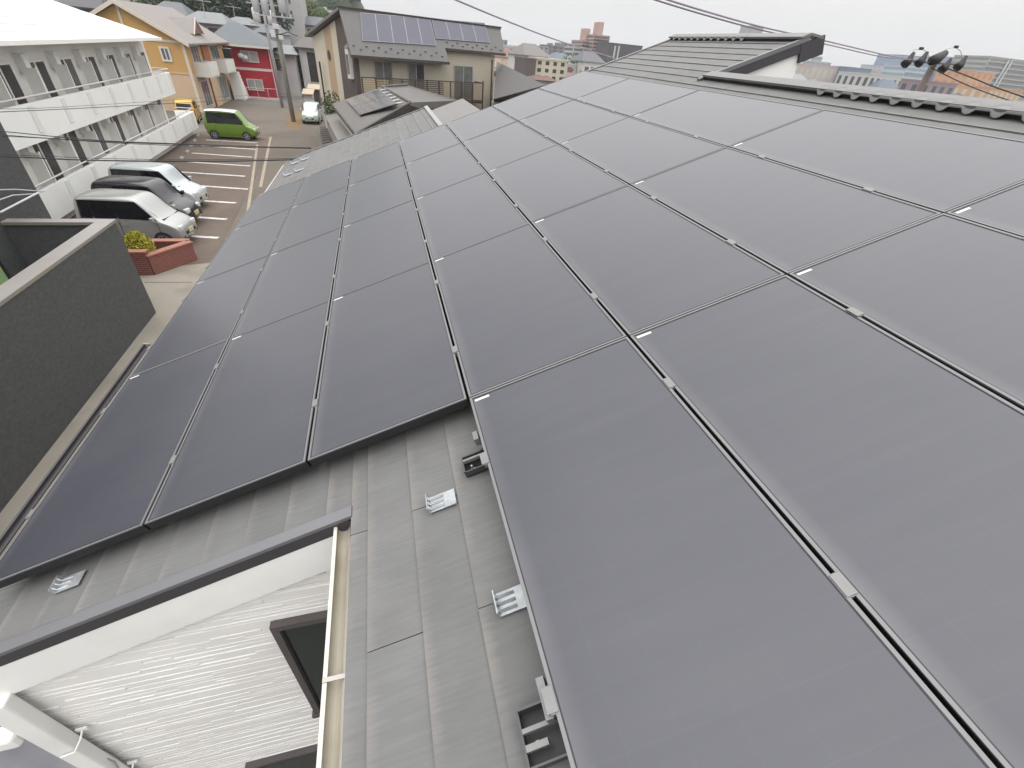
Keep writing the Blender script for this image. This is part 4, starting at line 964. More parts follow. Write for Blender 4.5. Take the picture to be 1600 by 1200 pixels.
# ---------------------------------------------------------------- cars
m_tyre = mat('tyre', (.015, .015, .016), .85, .1); m_rim = mat('rim', (.5, .5, .52), .3, .05, metal=.7)
m_cgl = mat('car_glass_dark', (.012, .012, .016), .06, .2, 2, ior=1.5); m_ws_ = mat('car_windscreen', (.085, .10, .088), .15, .35, 2, ior=1.22)
m_lampw = mat('headlamp', (.62, .63, .6), .15, .1, ior=1.5); m_lampr = mat('tail_lamp', (.35, .02, .015), .2, .1); m_lampo = mat('indicator', (.65, .33, .1), .3, .1)
m_plate = mat('number_plate', (.62, .55, .3), .4, .03); m_blk = mat('black_plastic', (.015, .015, .017), .5, .1)
def paint(name, c, metal=.25): return mat(name, c, .28, .02, 1, metal=metal, coat=.6)
def car(loc, heading, body_m, label, L=3.39, W=1.475, H=1.65, hood=.72, ws=.75, rear=.22, roof_m=None, belt=.98, glass=None, name='car', alloy=True, rounded=.08, plate=None):
    """kei wagon: nose towards local +x, origin on the ground under its middle"""
    e = tag(empty(name, loc, heading), label, 'car', 'cars in the neighbourhood')
    h = W / 2; x0, x1 = -L / 2, L / 2; xh = x1 - hood; xr = xh - ws; hz = belt - .03
    # stations: x, bottom, shoulder z, top z, half width low, half width top
    st = [(x0, .36, belt - .12, belt + .02, h * .86, h * .66), (x0 + .06, .24, belt, H - .38, h * .965, h * .74), (x0 + rear, .2, belt, H - .03, h, h * .86),
          (x0 + rear + .4, .2, belt, H, h, h * .88), ((x0 + xr) / 2 + .2, .2, belt, H, h, h * .88), (xr - .22, .2, belt, H - .01, h, h * .88), (xr + .03, .2, belt, H - .05, h, h * .86),
          (xr + ws * .5, .2, belt - .01, (H + hz) / 2 + .02, h, h * .82), (xh + .0, .2, hz - .02, hz + .07, h * .99, h * .84), (xh + hood * .45, .2, hz - .1, hz - .0, h * .975, h * .80),
          (x1 - .12, .22, hz - .25, hz - .13, h * .92, h * .70), (x1, .32, hz - .42, hz - .3, h * .78, h * .6)]
    def half(s_):
        x, zb, zs, zt, wl, wt = s_
        zs = min(zs, zt - .03)
        return [(x, 0, zb), (x, wl * .9, zb), (x, wl, zb + .14), (x, wl * 1.0, (zb + zs) / 2 + .05), (x, wl * .985, zs - .03), (x, wl * .955, zs + .02), (x, wt, zt - min(.09, (zt - zs) * .4)), (x, wt * .84, zt - .012), (x, wt * .4, zt + .008), (x, 0, zt + .012)]
    mb = MB(); ring = []
    for s_ in st:
        a = half(s_); ring.append(a + [(x, -y, z) for x, y, z in reversed(a[1:-1])])
    m_ = len(ring[0])
    for r_ in ring: mb.v += r_
    for i in range(len(ring) - 1):
        for j in range(m_):
            mb.f.append((i * m_ + j, i * m_ + (j + 1) % m_, (i + 1) * m_ + (j + 1) % m_, (i + 1) * m_ + j))
    mb.f.append(tuple(reversed(range(m_)))); mb.f.append(tuple((len(ring) - 1) * m_ + j for j in range(m_)))
    mb.f = [tuple(reversed(f)) for f in mb.f]
    body = local_child(mb, 'body', body_m, e, True, sub=2)
    if roof_m: # painted roof skin
        rm = MB(); xs = [x0 + rear + .02, x0 + rear + .45, (x0 + xr) / 2 + .2, xr - .28, xr - .04]; zs_ = [H - .045, H + .0, H + .005, H - .012, H - .062]
        for x, z in zip(xs, zs_):
            for y in (-1, -.7, -.3, .3, .7, 1): rm.v.append((x, y * h * .86, z + .034 - .075 * abs(y) ** 4))
        for i in range(4):
            for j in range(5): a = i * 6 + j; rm.f.append((a, a + 6, a + 7, a + 1))
        local_child(rm, 'roof_skin', roof_m, e, True, sub=1)
    gl = glass or m_cgl
    ztop = H - .15; zb_ = belt + .045
    def side_y(z):   # half width of the glasshouse at height z
        k = (z - belt) / (H - .09 - belt); return h * (.955 + (.875 - .955) * max(0, min(1, k)))
    # side windows: front door, rear door, quarter
    xa = x0 + rear + .1; cuts = [xa, xa + (xr + .12 - xa) * .2, xa + (xr + .12 - xa) * .58, xr + .16]
    for sgn in (1, -1):
        for k in range(3):
            a, b = cuts[k] + .02, cuts[k + 1] - .02
            top_b = b if k < 2 else b - .2; extra = .34 if k == 2 else 0
            pts = [(a + (.05 if k == 0 else 0), zb_), (b + extra, zb_ - .0), (top_b, ztop), (a + (.09 if k == 0 else 0), ztop)]
            w = MB(); w.poly([(x, sgn * (side_y(z) + .012), z) for x, z in (pts if sgn < 0 else pts[::-1])]); local_child(w, 'side_window', gl, e)
        # black pillar band behind the windows
        w = MB(); pts = [(cuts[0] - .01, zb_ - .02), (cuts[3] + .36, zb_ - .02), (cuts[3] - .17, ztop + .025), (cuts[0] + .05, ztop + .025)]
        w.poly([(x, sgn * (side_y(z) + .006), z) for x, z in (pts if sgn < 0 else pts[::-1])]); local_child(w, 'pillar_trim', m_blk, e)
        # door seams and handles
        for xd in (cuts[1] + .05, cuts[2], xr + .52):
            w = MB(); w.box(xd - .006, xd + .006, sgn * (h + .0) - .006, sgn * (h + .0) + .006, .34, belt - .02); local_child(w, 'door_seam', m_blk, e)
        for xd in (cuts[1] + .18, cuts[2] + .14):
            w = MB(); w.box(xd, xd + .15, sgn * (h + .008) - .014, sgn * (h + .008) + .014, belt - .15, belt - .12); local_child(w, 'door_handle', body_m, e, bevel=.006)
        # mirror
        w = MB(); w.box(xr + .38, xr + .5, sgn * (h + .02), sgn * (h + .17), belt + .02, belt + .17); local_child(w, 'mirror', body_m, e, bevel=.03)
        # sill
        w = MB(); w.box(x0 + .75, x1 - .85, sgn * (h - .01) - .02, sgn * (h - .01) + .02, .19, .26); local_child(w, 'sill', body_m, e, bevel=.01)
        # head and tail lamps
        w = MB(); yl = h * .62; w.box(x1 - .24, x1 - .035, sgn * yl - .15, sgn * yl + .15, hz - .36, hz - .16); local_child(w, 'headlight', m_lampw, e, bevel=.05)
        w = MB(); w.box(x0 - .0, x0 + .07, sgn * (h - .1) - .06, sgn * (h - .1) + .06, .6, belt + .05); local_child(w, 'tail_light', m_lampr, e, bevel=.02)
        # wheels and arches
        for xw in (x0 + .52, x1 - .68):
            R = .275; y_ = sgn * (h - .07)
            ar = MB(); ar.tube([(xw, sgn * (h - .19), R), (xw, sgn * (h + .006), R)], R + .055, 20); local_child(ar, 'wheel_arch', m_blk, e)
            wh = empty('wheel', (xw, y_, R)); wh.parent = e
            tb = MB(); tb.tube([(0, sgn * -.08, 0), (0, sgn * -.07, 0), (0, sgn * .075, 0), (0, sgn * .09, 0)], [R - .04, R, R, R - .03], 22); local_child(tb, 'tyre', m_tyre, wh, True)
            rb = MB(); rb.tube([(0, sgn * .075, 0), (0, sgn * .094, 0)], .045, 12)
            for q in range(7):
                an = q * 2 * math.pi / 7; ca, sa = math.cos(an), math.sin(an); wd = .028
                rb.prism([(ca * .03 - sa * wd, sgn * .0915, sa * .03 + ca * wd), (ca * .195 - sa * wd * .6, sgn * .0915, sa * .195 + ca * wd * .6), (ca * .195 + sa * wd * .6, sgn * .0915, sa * .195 - ca * wd * .6), (ca * .03 + sa * wd, sgn * .0915, sa * .03 - ca * wd)], (0, sgn * .006, 0))
            n_ = 22
            for q in range(n_):
                a0, a1 = 2 * math.pi * q / n_, 2 * math.pi * (q + 1) / n_
                rb.poly([(math.cos(a0) * .185, sgn * .0945, math.sin(a0) * .185), (math.cos(a1) * .185, sgn * .0945, math.sin(a1) * .185), (math.cos(a1) * .215, sgn * .0925, math.sin(a1) * .215), (math.cos(a0) * .215, sgn * .0925, math.sin(a0) * .215)])
            local_child(rb, 'rim', m_rim, wh)
    # windscreen and rear window
    def screen(xb, zb, xt, zt, wb, wt, mm_, nme):
        w = MB(); n_ = 6
        for k in range(n_ + 1):
            y = -1 + 2 * k / n_; bow = .05 * (1 - y * y)
            w.v += [(xb + (bow if xb > xt else -bow), y * wb, zb), (xt + (bow if xb > xt else -bow), y * wt, zt)]
        for k in range(n_): w.f.append((2 * k, 2 * k + 2, 2 * k + 3, 2 * k + 1) if xb > xt else (2 * k, 2 * k + 1, 2 * k + 3, 2 * k + 2))
        return local_child(w, nme, mm_, e, True)
    screen(xh - .045, hz + .095, xr - .02, H - .10, h * .80, h * .73, m_ws_, 'windscreen')
    screen(x0 + .01, belt + .08, x0 + .13, H - .22, h * .72, h * .68, gl, 'rear_window')
    w = MB(); w.box(xh - .0, xh + .09, -h * .78, h * .78, hz + .058, hz + .075); local_child(w, 'wiper_cowl', m_blk, e, bevel=.01)
    w = MB(); w.box(x1 - .05, x1 + .0, -h * .5, h * .5, .42, .54); local_child(w, 'grille', m_blk, e, bevel=.02)
    w = MB(); w.box(x1 - .02, x1 + .018, -.165, .165, .45, .60); local_child(w, 'number_plate', plate or m_plate, e)
    for sgn in (1, -1):
        w = MB(); w.tube([(x1 - .1, sgn * h * .66, .38), (x1 - .035, sgn * h * .66, .38)], .05, 12); local_child(w, 'fog_lamp', m_blk, e)
    return e
hd = math.atan2(-.13, 1)
car((-9.05, 19.98, .004), hd, paint('silver_paint', (.44, .445, .43), .4), 'silver compact wagon parked nearest, beside the brick planter', H=1.76, hood=.60, ws=.62, rear=.14)
car((-9.42, 22.12, .004), hd, paint('black_paint', (.022, .02, .025), .1), 'black compact wagon parked between the silver wagon and the pale blue wagon', H=1.74, hood=.66, ws=.5, rear=.16)
car((-9.8, 24.62, .004), hd, paint('pale_blue_paint', (.55, .59, .61), .2), 'pale blue white boxy wagon parked beyond the black wagon', H=1.76, hood=.72, ws=.46, rear=.16)
car((-10.62, 42.35, .004), hd * .5, paint('green_paint', (.16, .29, .02), .2), 'lime green tall van with white roof at the far end of the stalls', H=1.86, hood=.58, ws=.55, rear=.14, roof_m=paint('white_roof_paint', (.75, .76, .74), 0))
car((-15.6, 49.6, .0), math.radians(100), paint('yellow_paint', (.62, .38, .01), 0), 'yellow car partly hidden behind the end of the white apartment block', H=1.66)
car((-6.05, 52.5, .0), math.radians(-92), paint('mint_paint', (.55, .66, .62), .2), 'pale mint car facing us on the street beside the low house', H=1.6, hood=.78)

# ---------------------------------------------------------------- poles
m_pole = mat('concrete_pole', (.33, .32, .29), .8, .1, 3); m_xf = mat('pale_grey_steel', (.44, .44, .46), .5, .06); m_ins = mat('insulator', (.6, .6, .58), .3, .05)
up_ = tag(empty('utility_pole', (-8.1, 52.5, 0)), 'tall concrete utility pole with transformers at the street corner', 'utility pole')
PB = at_z(459, 190); PX, PY = PB.x, PB.y
MB().tube([(PX, PY, -.1), (PX, PY, 13.5)], [.2, .13], 14).build('shaft', m_pole, up_, smooth=True)
for zz, w in ((7.7, 1.5), (9.4, 1.2), (11.6, 1.6)):
    MB().box(PX - w, PX + w, PY - .2, PY - .1, zz, zz + .1).build('crossarm', m_xf, up_)
    for k in range(5):
        x = PX - w + .12 + k * (2 * w - .24) / 4; MB().tube([(x, PY - .15, zz + .1), (x, PY - .15, zz + .16), (x, PY - .15, zz + .22), (x, PY - .15, zz + .3)], [.05, .07, .05, .06], 8).build('insulator', m_ins, up_)
for x, z in ((-1.25, 7.9), (-.55, 7.8), (.75, 8.0)):
    o = MB(); o.tube([(PX + x, PY + .05, z), (PX + x, PY + .05, z + .06), (PX + x, PY + .05, z + 1.15), (PX + x, PY + .05, z + 1.25)], [.24, .28, .28, .2], 14); t_o = o.build('transformer', m_xf, up_, smooth=True)
    MB().tube([(PX + x, PY + .05, z + 1.25), (PX + x, PY + .05, z + 1.5)], .05, 8).build('bushing', m_ins, t_o)
for z, x, w, h_ in ((6.3, -.28, .2, .5), (6.9, .05, .28, .35), (6.2, .3, .16, .3)):
    MB().box(PX + x - w / 2 - .1, PX + x + w / 2 + .1, PY - .42, PY - .16, z, z + h_).build('equipment_box', m_wm, up_, bevel=.02)
MB().tube([(PX - .5, PY - .3, 6.6), (PX - .2, PY - .32, 6.45), (PX + .9, PY - .3, 6.75), (PX + 1.7, PY - .3, 6.55)], .035, 6).build('cable_joint', m_blk, up_)
MB().tube([(PX + .22, PY - .05, 2.2), (PX + .22, PY - .05, 6.0)], .04, 6).build('riser_pipe', m_pole, up_)
for k in range(10): MB().tube([(PX - .32, PY - .0, 2.4 + k * .55), (PX + .32, PY - .0, 2.4 + k * .55)], .015, 6).build('step_bolt', m_xf, up_)
# slimmer second pole to its left
sp2 = tag(empty('steel_pole', (-11.5, 62, 0)), 'slim pale pole with pale boxes left of the concrete utility pole', 'utility pole')
q = at_y(428, 100, 62.0); X2 = q.x
MB().tube([(X2, 62, -.1), (X2, 62, 14)], [.16, .11], 10).build('shaft', m_xf, sp2, smooth=True)
for x, z in ((-.75, 7.3), (-.75, 8.9), (.55, 7.2), (.55, 9.0)):
    o = MB(); o.tube([(X2 + x, 62, z), (X2 + x, 62, z + .06), (X2 + x, 62, z + 1.05), (X2 + x, 62, z + 1.15)], [.28, .34, .34, .22], 12); o.build('transformer', m_wm, sp2, smooth=True)
for z in (7.1, 8.7, 10.3): MB().box(X2 - 1.4, X2 + 1.4, 61.8, 61.88, z, z + .1).build('crossarm', m_xf, sp2)
# right-hand pole behind our ridge: crossarm with black cable ends and jumper loops
rpE = tag(empty('utility_pole', (22.9, 18.0, 0)), 'brown utility pole with looped jumper wires and black cable ends behind the roof ridge', 'utility pole')
RX, RY = 22.85, 18.0
rp_ = lambda x, y, dy=0.0: at_y(x, y, RY + dy)
m_rp = mat('brown_pole', (.16, .12, .11), .7, .12, 4)
top = rp_(1460, 98)
MB().tube([(top.x, RY, -.1), (top.x, RY, top.z + .1)], [.19, .125], 12).build('shaft', m_rp, rpE, smooth=True)
a, b = rp_(1413, 95, -.2), rp_(1506, 102, -.2)
MB().tube([a, b], .035, 6).build('crossarm', m_rp, rpE)
for x, y in ((1420, 94), (1441, 93), (1478, 103), (1502, 99)):
    c = rp_(x, y, -.28); MB().tube([c + V3((-.12, 0, -.16)), c + V3((-.02, 0, -.05)), c + V3((.03, 0, .08)), c + V3((.07, 0, .26))], [.17, .16, .1, .06], 10).build('cable_end', m_blk, rpE, smooth=True)
c = rp_(1464, 92, -.28); MB().tube([c + V3((-.25, 0, -.08)), c + V3((0, 0, 0)), c + V3((.3, 0, .22))], [.17, .2, .12], 10).build('switch_body', m_blk, rpE, smooth=True)
for pts in (((1423, 88), (1428, 78), (1440, 76), (1448, 81), (1453, 90)), ((1469, 88), (1478, 77), (1493, 73.5), (1501, 80), (1504, 92))):
    MB().tube([rp_(x, y, -.28) for x, y in pts], .012, 5).build('jumper_wire', m_xf, rpE)
for x, y in ((1439.5, 76), (1494, 73.5)):
    c = rp_(x, y, -.28); MB().tube([c + V3((-.08, 0, 0)), c + V3((.08, 0, .01))], .05, 8).build('jumper_clip', m_blk, rpE)

# ---------------------------------------------------------------- wires
m_wire = mat('black_wire', (.02, .02, .022), .6, .1); m_wireg = mat('mauve_grey_wire', (.32, .28, .34), .6, .05)
def wire(px, rad, lab, m_, Ys, name='overhead_wire', grp='overhead wires'):
    pts = []
    ctl = [at_y(x, y, Y) for (x, y), Y in zip(px, Ys)]
    n_ = len(ctl)
    for i in range(n_ - 1):
        p0, p1, p2, p3 = ctl[max(i - 1, 0)], ctl[i], ctl[i + 1], ctl[min(i + 2, n_ - 1)]
        for k in range(6):
            t = k / 6; pts.append(.5 * ((2 * p1) + (p2 - p0) * t + (2 * p0 - 5 * p1 + 4 * p2 - p3) * t * t + (3 * p1 - p0 - 3 * p2 + p3) * t ** 3))
    pts.append(ctl[-1]); tag(MB().tube(pts, rad, 6).build(name, m_, None), lab, 'wire', grp)
Y11 = [11.0] * 6
wire([(-60, 201), (0, 205), (150, 219), (275, 224.5), (400, 229), (486, 231)], .008, 'upper black service wire crossing the white apartment to our roof corner', m_wire, Y11)
wire([(-60, 206), (0, 210.5), (75, 216), (200, 223), (330, 227), (486, 231.5)], .007, 'thin black service wire just below the upper one, across the lower balconies', m_wire, [11.05] * 6)
wire([(-60, 208), (0, 212.5), (78, 216.5), (200, 224.5), (330, 229), (486, 232)], .006, 'thinnest of the black wires twisting together over the lower balconies', m_wire, [11.1] * 6)
wire([(-60, 243), (20, 245), (130, 250), (260, 252), (370, 251.5), (478, 249)], .012, 'thickest black service wire, lowest, running above the parked wagons', m_wire, [10.7] * 6)
wire([(-60, 240), (20, 242), (130, 246.5), (260, 249.5), (370, 249), (478, 247)], .005, 'fine black wire just above the thickest lowest wire', m_wire, [10.72] * 6)
wire([(-60, 178), (0, 175), (120, 169.5), (250, 162.5), (350, 157), (459, 150)], .011, 'black wire across the upper balcony climbing to the concrete utility pole', m_wire, [17, 18, 21, 27, 36, PY - .3])
wire([(459, 150), (500, 155), (555, 166), (635, 178), (690, 186)], .015, 'black wire from the concrete utility pole down over the low grey roof', m_wire, [PY - .3, 46, 40, 33, 28])
wire([(-40, 170), (60, 169), (200, 161), (330, 152), (459, 146)], .007, 'fine black wire above the one on the upper balcony', m_wire, [18, 20, 27, 36, PY - .3])
wire([(690, -12), (713, 0), (800, 36), (880, 66), (975, 95), (1060, 118)], .04, 'thick pale mauve cable slanting down the sky behind our roof', m_wireg, [26, 28, 33, 40, 50, 62])
wire([(1020, -8), (1100, 17), (1190, 42), (1290, 64), (1380, 85), (1420, 92)], .02, 'mauve wire over the upper roof peak, upper of the pair', m_wireg, [11, 12, 13.5, 15, 17, 17.8])
wire([(1000, -8), (1090, 20), (1185, 46), (1290, 69), (1380, 89), (1440, 94)], .018, 'mauve wire over the upper roof peak, lower of the pair', m_wireg, [11, 12, 13.5, 15, 17, 17.8])
wire([(1478, 106), (1520, 122), (1560, 138), (1640, 165)], .025, 'black wire leaving the right-hand pole towards the peach building, upper one', m_wire, [17.8, 17, 16, 14])
wire([(1455, 106), (1500, 128), (1545, 146), (1640, 178)], .02, 'black wire leaving the right-hand pole towards the peach building, lower one', m_wire, [17.8, 17, 16, 14])

# ---------------------------------------------------------------- further houses, far left and between
def simple_house(label, cat, px0, px1, py_eave, py_ridge, Y, depth, wall_m, roof_m, hip=.0, rot=0.0, wins=(), name='house', over=.5):
    """front face at distance Y, from pixel columns px0..px1 (read at py_eave)"""
    a, b = at_y(px0, py_eave, Y), at_y(px1, py_eave, Y); zE = (a.z + b.z) / 2; zR = at_y((px0 + px1) / 2, py_ridge, Y + depth / 2).z
    w = b.x - a.x; T = frame(V3((a.x, Y, 0)), (math.cos(rot), math.sin(rot), 0))
    zb = min(0.0, 0) - .01 if terrain(a.x, Y) < .5 else terrain(a.x, Y) - 2.0
    zb = min(zb, zE - 2.5)
    e = tag(empty(name, T(w / 2, depth / 2, max(zb, 0))), label, cat)
    MB().box(0, w, 0, depth, zb, zE, T).build('wall', wall_m, e)
    r_ = MB(); o = over; i = len(r_.v); hp = hip * w
    r_.v = [T(-o, -o, zE), T(w + o, -o, zE), T(w + o, depth + o, zE), T(-o, depth + o, zE), T(-o + hp, depth / 2, zR), T(w + o - hp, depth / 2, zR)]
    r_.v = [tuple(q) for q in r_.v]; r_.f = [(0, 1, 5, 4), (1, 2, 5), (2, 3, 4, 5), (3, 0, 4), (3, 2, 1, 0)]
    ro = r_.build('roof', roof_m, e)
    MB().box(-o, w + o, -o - .08, -o - .002, zE - .14, zE + .03, T).build('eaves_gutter', m_brm, ro)
    for (u0, u1, z0, z1) in wins:
        wf = MB(); wf.box(u0 * w, u1 * w, -.06, -.002, zE - z1, zE - z0, T); wo = wf.build('window', m_wfw, e)
        MB().box(u0 * w + .06, u1 * w - .06, -.07, -.061, zE - z1 + .06, zE - z0 - .06, T).build('pane', m_wdark, wo)
    return e
m_gw = mat('pale_grey_wall', (.46, .45, .44), .7, .06, 1); m_slr = mat('slate_blue_roof', (.11, .12, .13), .6, .1, 1.2); m_pal = mat('pale_tile_roof', (.19, .2, .205), .55, .1, 1.2); m_dkr = mat('dark_roof', (.07, .066, .075), .6, .1, 1.2); m_brr = mat('brown_roof', (.10, .082, .08), .6, .1, 1.2); m_whw = mat('white_wall', (.60, .59, .575), .7, .05, 1)
simple_house('dark violet roofed house top left behind the white apartment roof', 'house', 96, 152, 11, -14, 78, 8, m_dkr, m_dkr, .25, .1)
simple_house('grey blue hipped house on the slope above the orange roof, leftmost', 'house', 236, 288, 22, 2, 95, 9, m_gw, m_slr, .35, .05, ((.15, .4, .5, 1.7), (.6, .85, .5, 1.7)))
simple_house('pale roofed house on the slope with an aerial on its ridge', 'house', 286, 352, 36, 18, 92, 9, m_gw, m_pal, .3, .0, ((.1, .35, .4, 1.6), (.55, .8, .4, 1.6)))
simple_house('small pale hipped house in front of the dark trees behind the crimson house', 'house', 346, 396, 38, 26, 99, 8, m_whw, m_pal, .4, -.05, ((.15, .4, .5, 1.8), (.6, .85, .5, 1.8)))
simple_house('grey house with plain roof behind the tall transformer pole', 'house', 400, 440, 52, 40, 88, 8, m_gw, m_slr, .3, 0, ((.2, .45, .6, 1.8),))
simple_house('white house with brown roof and dark windows left of the striped gable', 'house', 466, 520, 76, 58, 74, 9, m_whw, m_brr, .2, 0, ((.2, .62, .35, 3.6), (.75, .95, .5, 2.0)))
simple_house('pale narrow house beside the crimson house with a small porch', 'house', 424, 458, 84, 70, 72, 7, m_gw, m_pal, .3, 0, ((.1, .4, .5, 1.8),))
simple_house('grey roofed house high on the slope above the white house', 'house', 470, 512, 40, 26, 120, 9, m_gw, m_slr, .2, .1, ((.2, .5, .5, 1.6),))
simple_house('dark roofed house with pale gable on the wooded slope', 'house', 500, 545, 44, 30, 140, 9, m_whw, m_dkr, .1, 0)
# tall slab block behind the poles
tb = tag(empty('tall_block', (-18, 150, 4)), 'tall pale block with barred windows standing behind the utility poles', 'building')
Y = 118; a, b = at_y(446, 48, Y), at_y(476, 46, Y); zt = at_y(460, -25, Y).z
MB().box(a.x, b.x, Y, Y + 10, 2.0, zt).build('wall', m_gw, tb)
MB().box(a.x - .1, a.x + 1.0, Y - .3, Y - .01, 2.0, zt).build('corner_pier', mat('violet_grey', (.36, .34, .42), .6), tb)
for k in range(5):
    z = a.z + 1.4 + k * 2.9
    w = MB(); w.box(a.x + 1.5, b.x - 1.8, Y - .1, Y - .01, z, z + 1.7); wo = w.build('window', m_wdark, tb)
    bars = MB()
    for q in range(5): x = a.x + 1.6 + q * (b.x - a.x - 3.6) / 4; bars.box(x, x + .12, Y - .16, Y - .101, z, z + 1.7)
    bars.build('window_bars', m_gw, wo)
# roadside clutter beside the mint car: orange-brown dirt patch, tan shed roofs, brown deck
sheet('dirt_patch', [at_z(*q) for q in ((449, 178), (470, 172), (478, 190), (463, 205), (446, 200))], .006, mat('ochre_dirt', (.19, .125, .06), .95, .25, 1.5))
for k, (x0_, x1_, y_, Yc, zt_, lab) in enumerate(((482, 497, 138, 64, 2.2, 'small shed with tan roof left of the striped gable, nearer one'), (474, 487, 146, 60, 1.7, 'small shed with tan roof left of the striped gable, farther left one'))):
    a, b = at_y(x0_, y_, Yc), at_y(x1_, y_, Yc); e = tag(empty('shed', ((a.x + b.x) / 2, Yc, 0)), lab, 'shed')
    MB().box(a.x, b.x, Yc, Yc + 1.6, -.01, a.z - .1).build('wall', m_brm if k == 0 else m_gw, e); MB().prism([(a.x - .15, Yc - .2, a.z), (b.x + .15, Yc - .2, a.z), (b.x + .15, Yc + 1.8, a.z + .3), (a.x - .15, Yc + 1.8, a.z + .3)], (0, 0, -.08)).build('roof', mat('tan_roof', (.46, .37, .27), .7), e)
dk = tag(empty('wooden_deck', at_z(510, 224)), 'dark brown slatted deck beside the low grey house', 'deck')
q = [at_z(499, 197, .5), at_z(516, 197, .5), at_z(523, 226, .5), at_z(505, 230, .5)]
MB().prism([V3((p.x, p.y, 0)) for p in q], (0, 0, .42)).build('base', m_brm, dk)
for k in range(9):
    a, b = q[0].lerp(q[3], k / 9), q[1].lerp(q[2], k / 9); dd = (q[3] - q[0]) / 9 * .75
    MB().prism([a, b, b + dd, a + dd], (0, 0, .05)).build('board', mat('deck_board', (.10, .075, .06), .8, .2, 3), dk)

# ---------------------------------------------------------------- aerials on the far roofs
for k, (x, y0_, y1_, Yc) in enumerate(((318, 24, -2, 94), (366, 32, 8, 100))):
    a, b = at_y(x, y0_, Yc), at_y(x - 2, y1_, Yc); e = tag(empty('aerial', a), 'thin roof aerial standing before the dark trees, %s one' % ('left' if k == 0 else 'right'), 'aerial', 'roof aerials')
    MB().tube([a - V3((0, 0, 1.2)), b], .04, 6).build('mast', m_xf, e); MB().tube([b + V3((-1.3, 0, -.2)), b + V3((1.1, 0, -.3))], .03, 5).build('boom', m_xf, e)
    for q in range(5): MB().tube([b + V3((-1.2 + q * .5, -.4, -.22)), b + V3((-1.2 + q * .5, .4, -.22))], .02, 5).build('element', m_xf, e)

# ---------------------------------------------------------------- trees and wooded hill
m_bark = MATS['bark']
LEAF = [leaf_mat('leaf_dark', (.022, .042, .016), .5, .25), leaf_mat('leaf_mid', (.05, .085, .022), .5, .25), leaf_mat('leaf_fresh', (.09, .13, .03), .45, .25)]
def tree(px, py_top, Y, R, lm, lab, rs, nclump=26, leaf=.34, per=120):
    top = at_y(px, py_top, Y); gz = terrain(top.x, Y) - .05; H_ = top.z - gz
    e = tag(empty('tree', (top.x, Y, gz)), lab, 'tree', 'trees on the slope')
    b0_ = V3((top.x, Y, gz)); mb = MB(); mb.tube([b0_, b0_ + V3((.1, 0, H_ * .35)), b0_ + V3((0, .1, H_ * .8))], [.32, .24, .07], 8)
    for k in range(7):
        a_ = rs.uniform(0, 6.28); z_ = H_ * rs.uniform(.3, .65); mb.tube([b0_ + V3((0, 0, z_)), b0_ + V3((math.cos(a_) * R * .6, math.sin(a_) * R * .6, z_ + H_ * .16))], [.12, .03], 6)
    mb.build('trunk', m_bark, e); cr = MB()
    for k in range(nclump):
        a_ = rs.uniform(0, 6.28); v_ = rs.random(); rr_ = R * (1 - .75 * v_ ** 1.6) * rs.uniform(.35, .95)
        c = b0_ + V3((math.cos(a_) * rr_, math.sin(a_) * rr_, H_ * (.3 + .64 * v_))); q = R * rs.uniform(.26, .42)
        leaf_cloud(cr, c, (q, q, q * .75), per, leaf, rs)
    cr.build('crown', lm, e)
rs = random.Random(21)
TR = [(232, -12, 112, 5, 1, 'fresh green tree over the slope houses, leftmost'), (262, -22, 118, 6, 1, 'green tree behind the grey blue hipped house'), (296, -26, 114, 6, 0, 'dark broad tree between the aerials, left'),
      (326, -28, 112, 6.5, 0, 'dark broad tree between the aerials, right'), (352, -24, 118, 6, 0, 'dark tree behind the small pale hipped house'), (376, -18, 114, 4.5, 2, 'bright yellow green tree left of the transformer pole'),
      (394, -22, 112, 5.5, 0, 'dark tree beside the transformer pole'), (411, -16, 122, 5.5, 0, 'dark tree hidden by the transformer pole'), (478, 6, 150, 4.5, 2, 'fresh green tree right of the tall pale block'), (492, 16, 160, 4.5, 1, 'green tree above the dark roofed house'), (470, 4, 170, 5, 1, 'green tree close to the tall pale block')]
for (x, y, Yc, R, li, lab) in TR: tree(x, y, Yc, R, LEAF[li], lab, rs)
# far wooded hill: terrain dome covered with leaf clumps
hx, hy = at_y(430, 40, 330).x - 12, 330.0
hm = MB(); nu, nv = 36, 24
def hill_z(u, v):
    return 13 + 48 * math.exp(-((u + 8) / 62) ** 2 - (v / 60) ** 2) + 2.5 * math.sin(u * .11) * math.cos(v * .09)
for j in range(nv + 1):
    for i in range(nu + 1):
        u = -190 + 250 * i / nu; v = -70 + 190 * j / nv; hm.v.append((hx + u, hy + v, hill_z(u, v) - (10 if i in (0, nu) or j in (0, nv) else 0)))
for j in range(nv):
    for i in range(nu): a = j * (nu + 1) + i; hm.f.append((a, a + 1, a + nu + 2, a + nu + 1))
tag(hm.build('hill', mat('hill_floor', (.03, .045, .02), .95, .3, .1), None, smooth=True), kind='structure')
fo = MB(); rs = random.Random(8)
for _ in range(900):
    u = rs.uniform(-185, 56); v = rs.uniform(-68, 40); z = hill_z(u, v); q = rs.uniform(2.6, 4.6)
    leaf_cloud(fo, (hx + u, hy + v, z + q * .45), (q, q, q * .9), 42, 1.15, rs)
tag(fo.build('hill_forest', leaf_mat('forest_leaf', (.035, .06, .022), .55, .06)), 'hazy green wood covering the far hill', 'wood', kind='stuff')

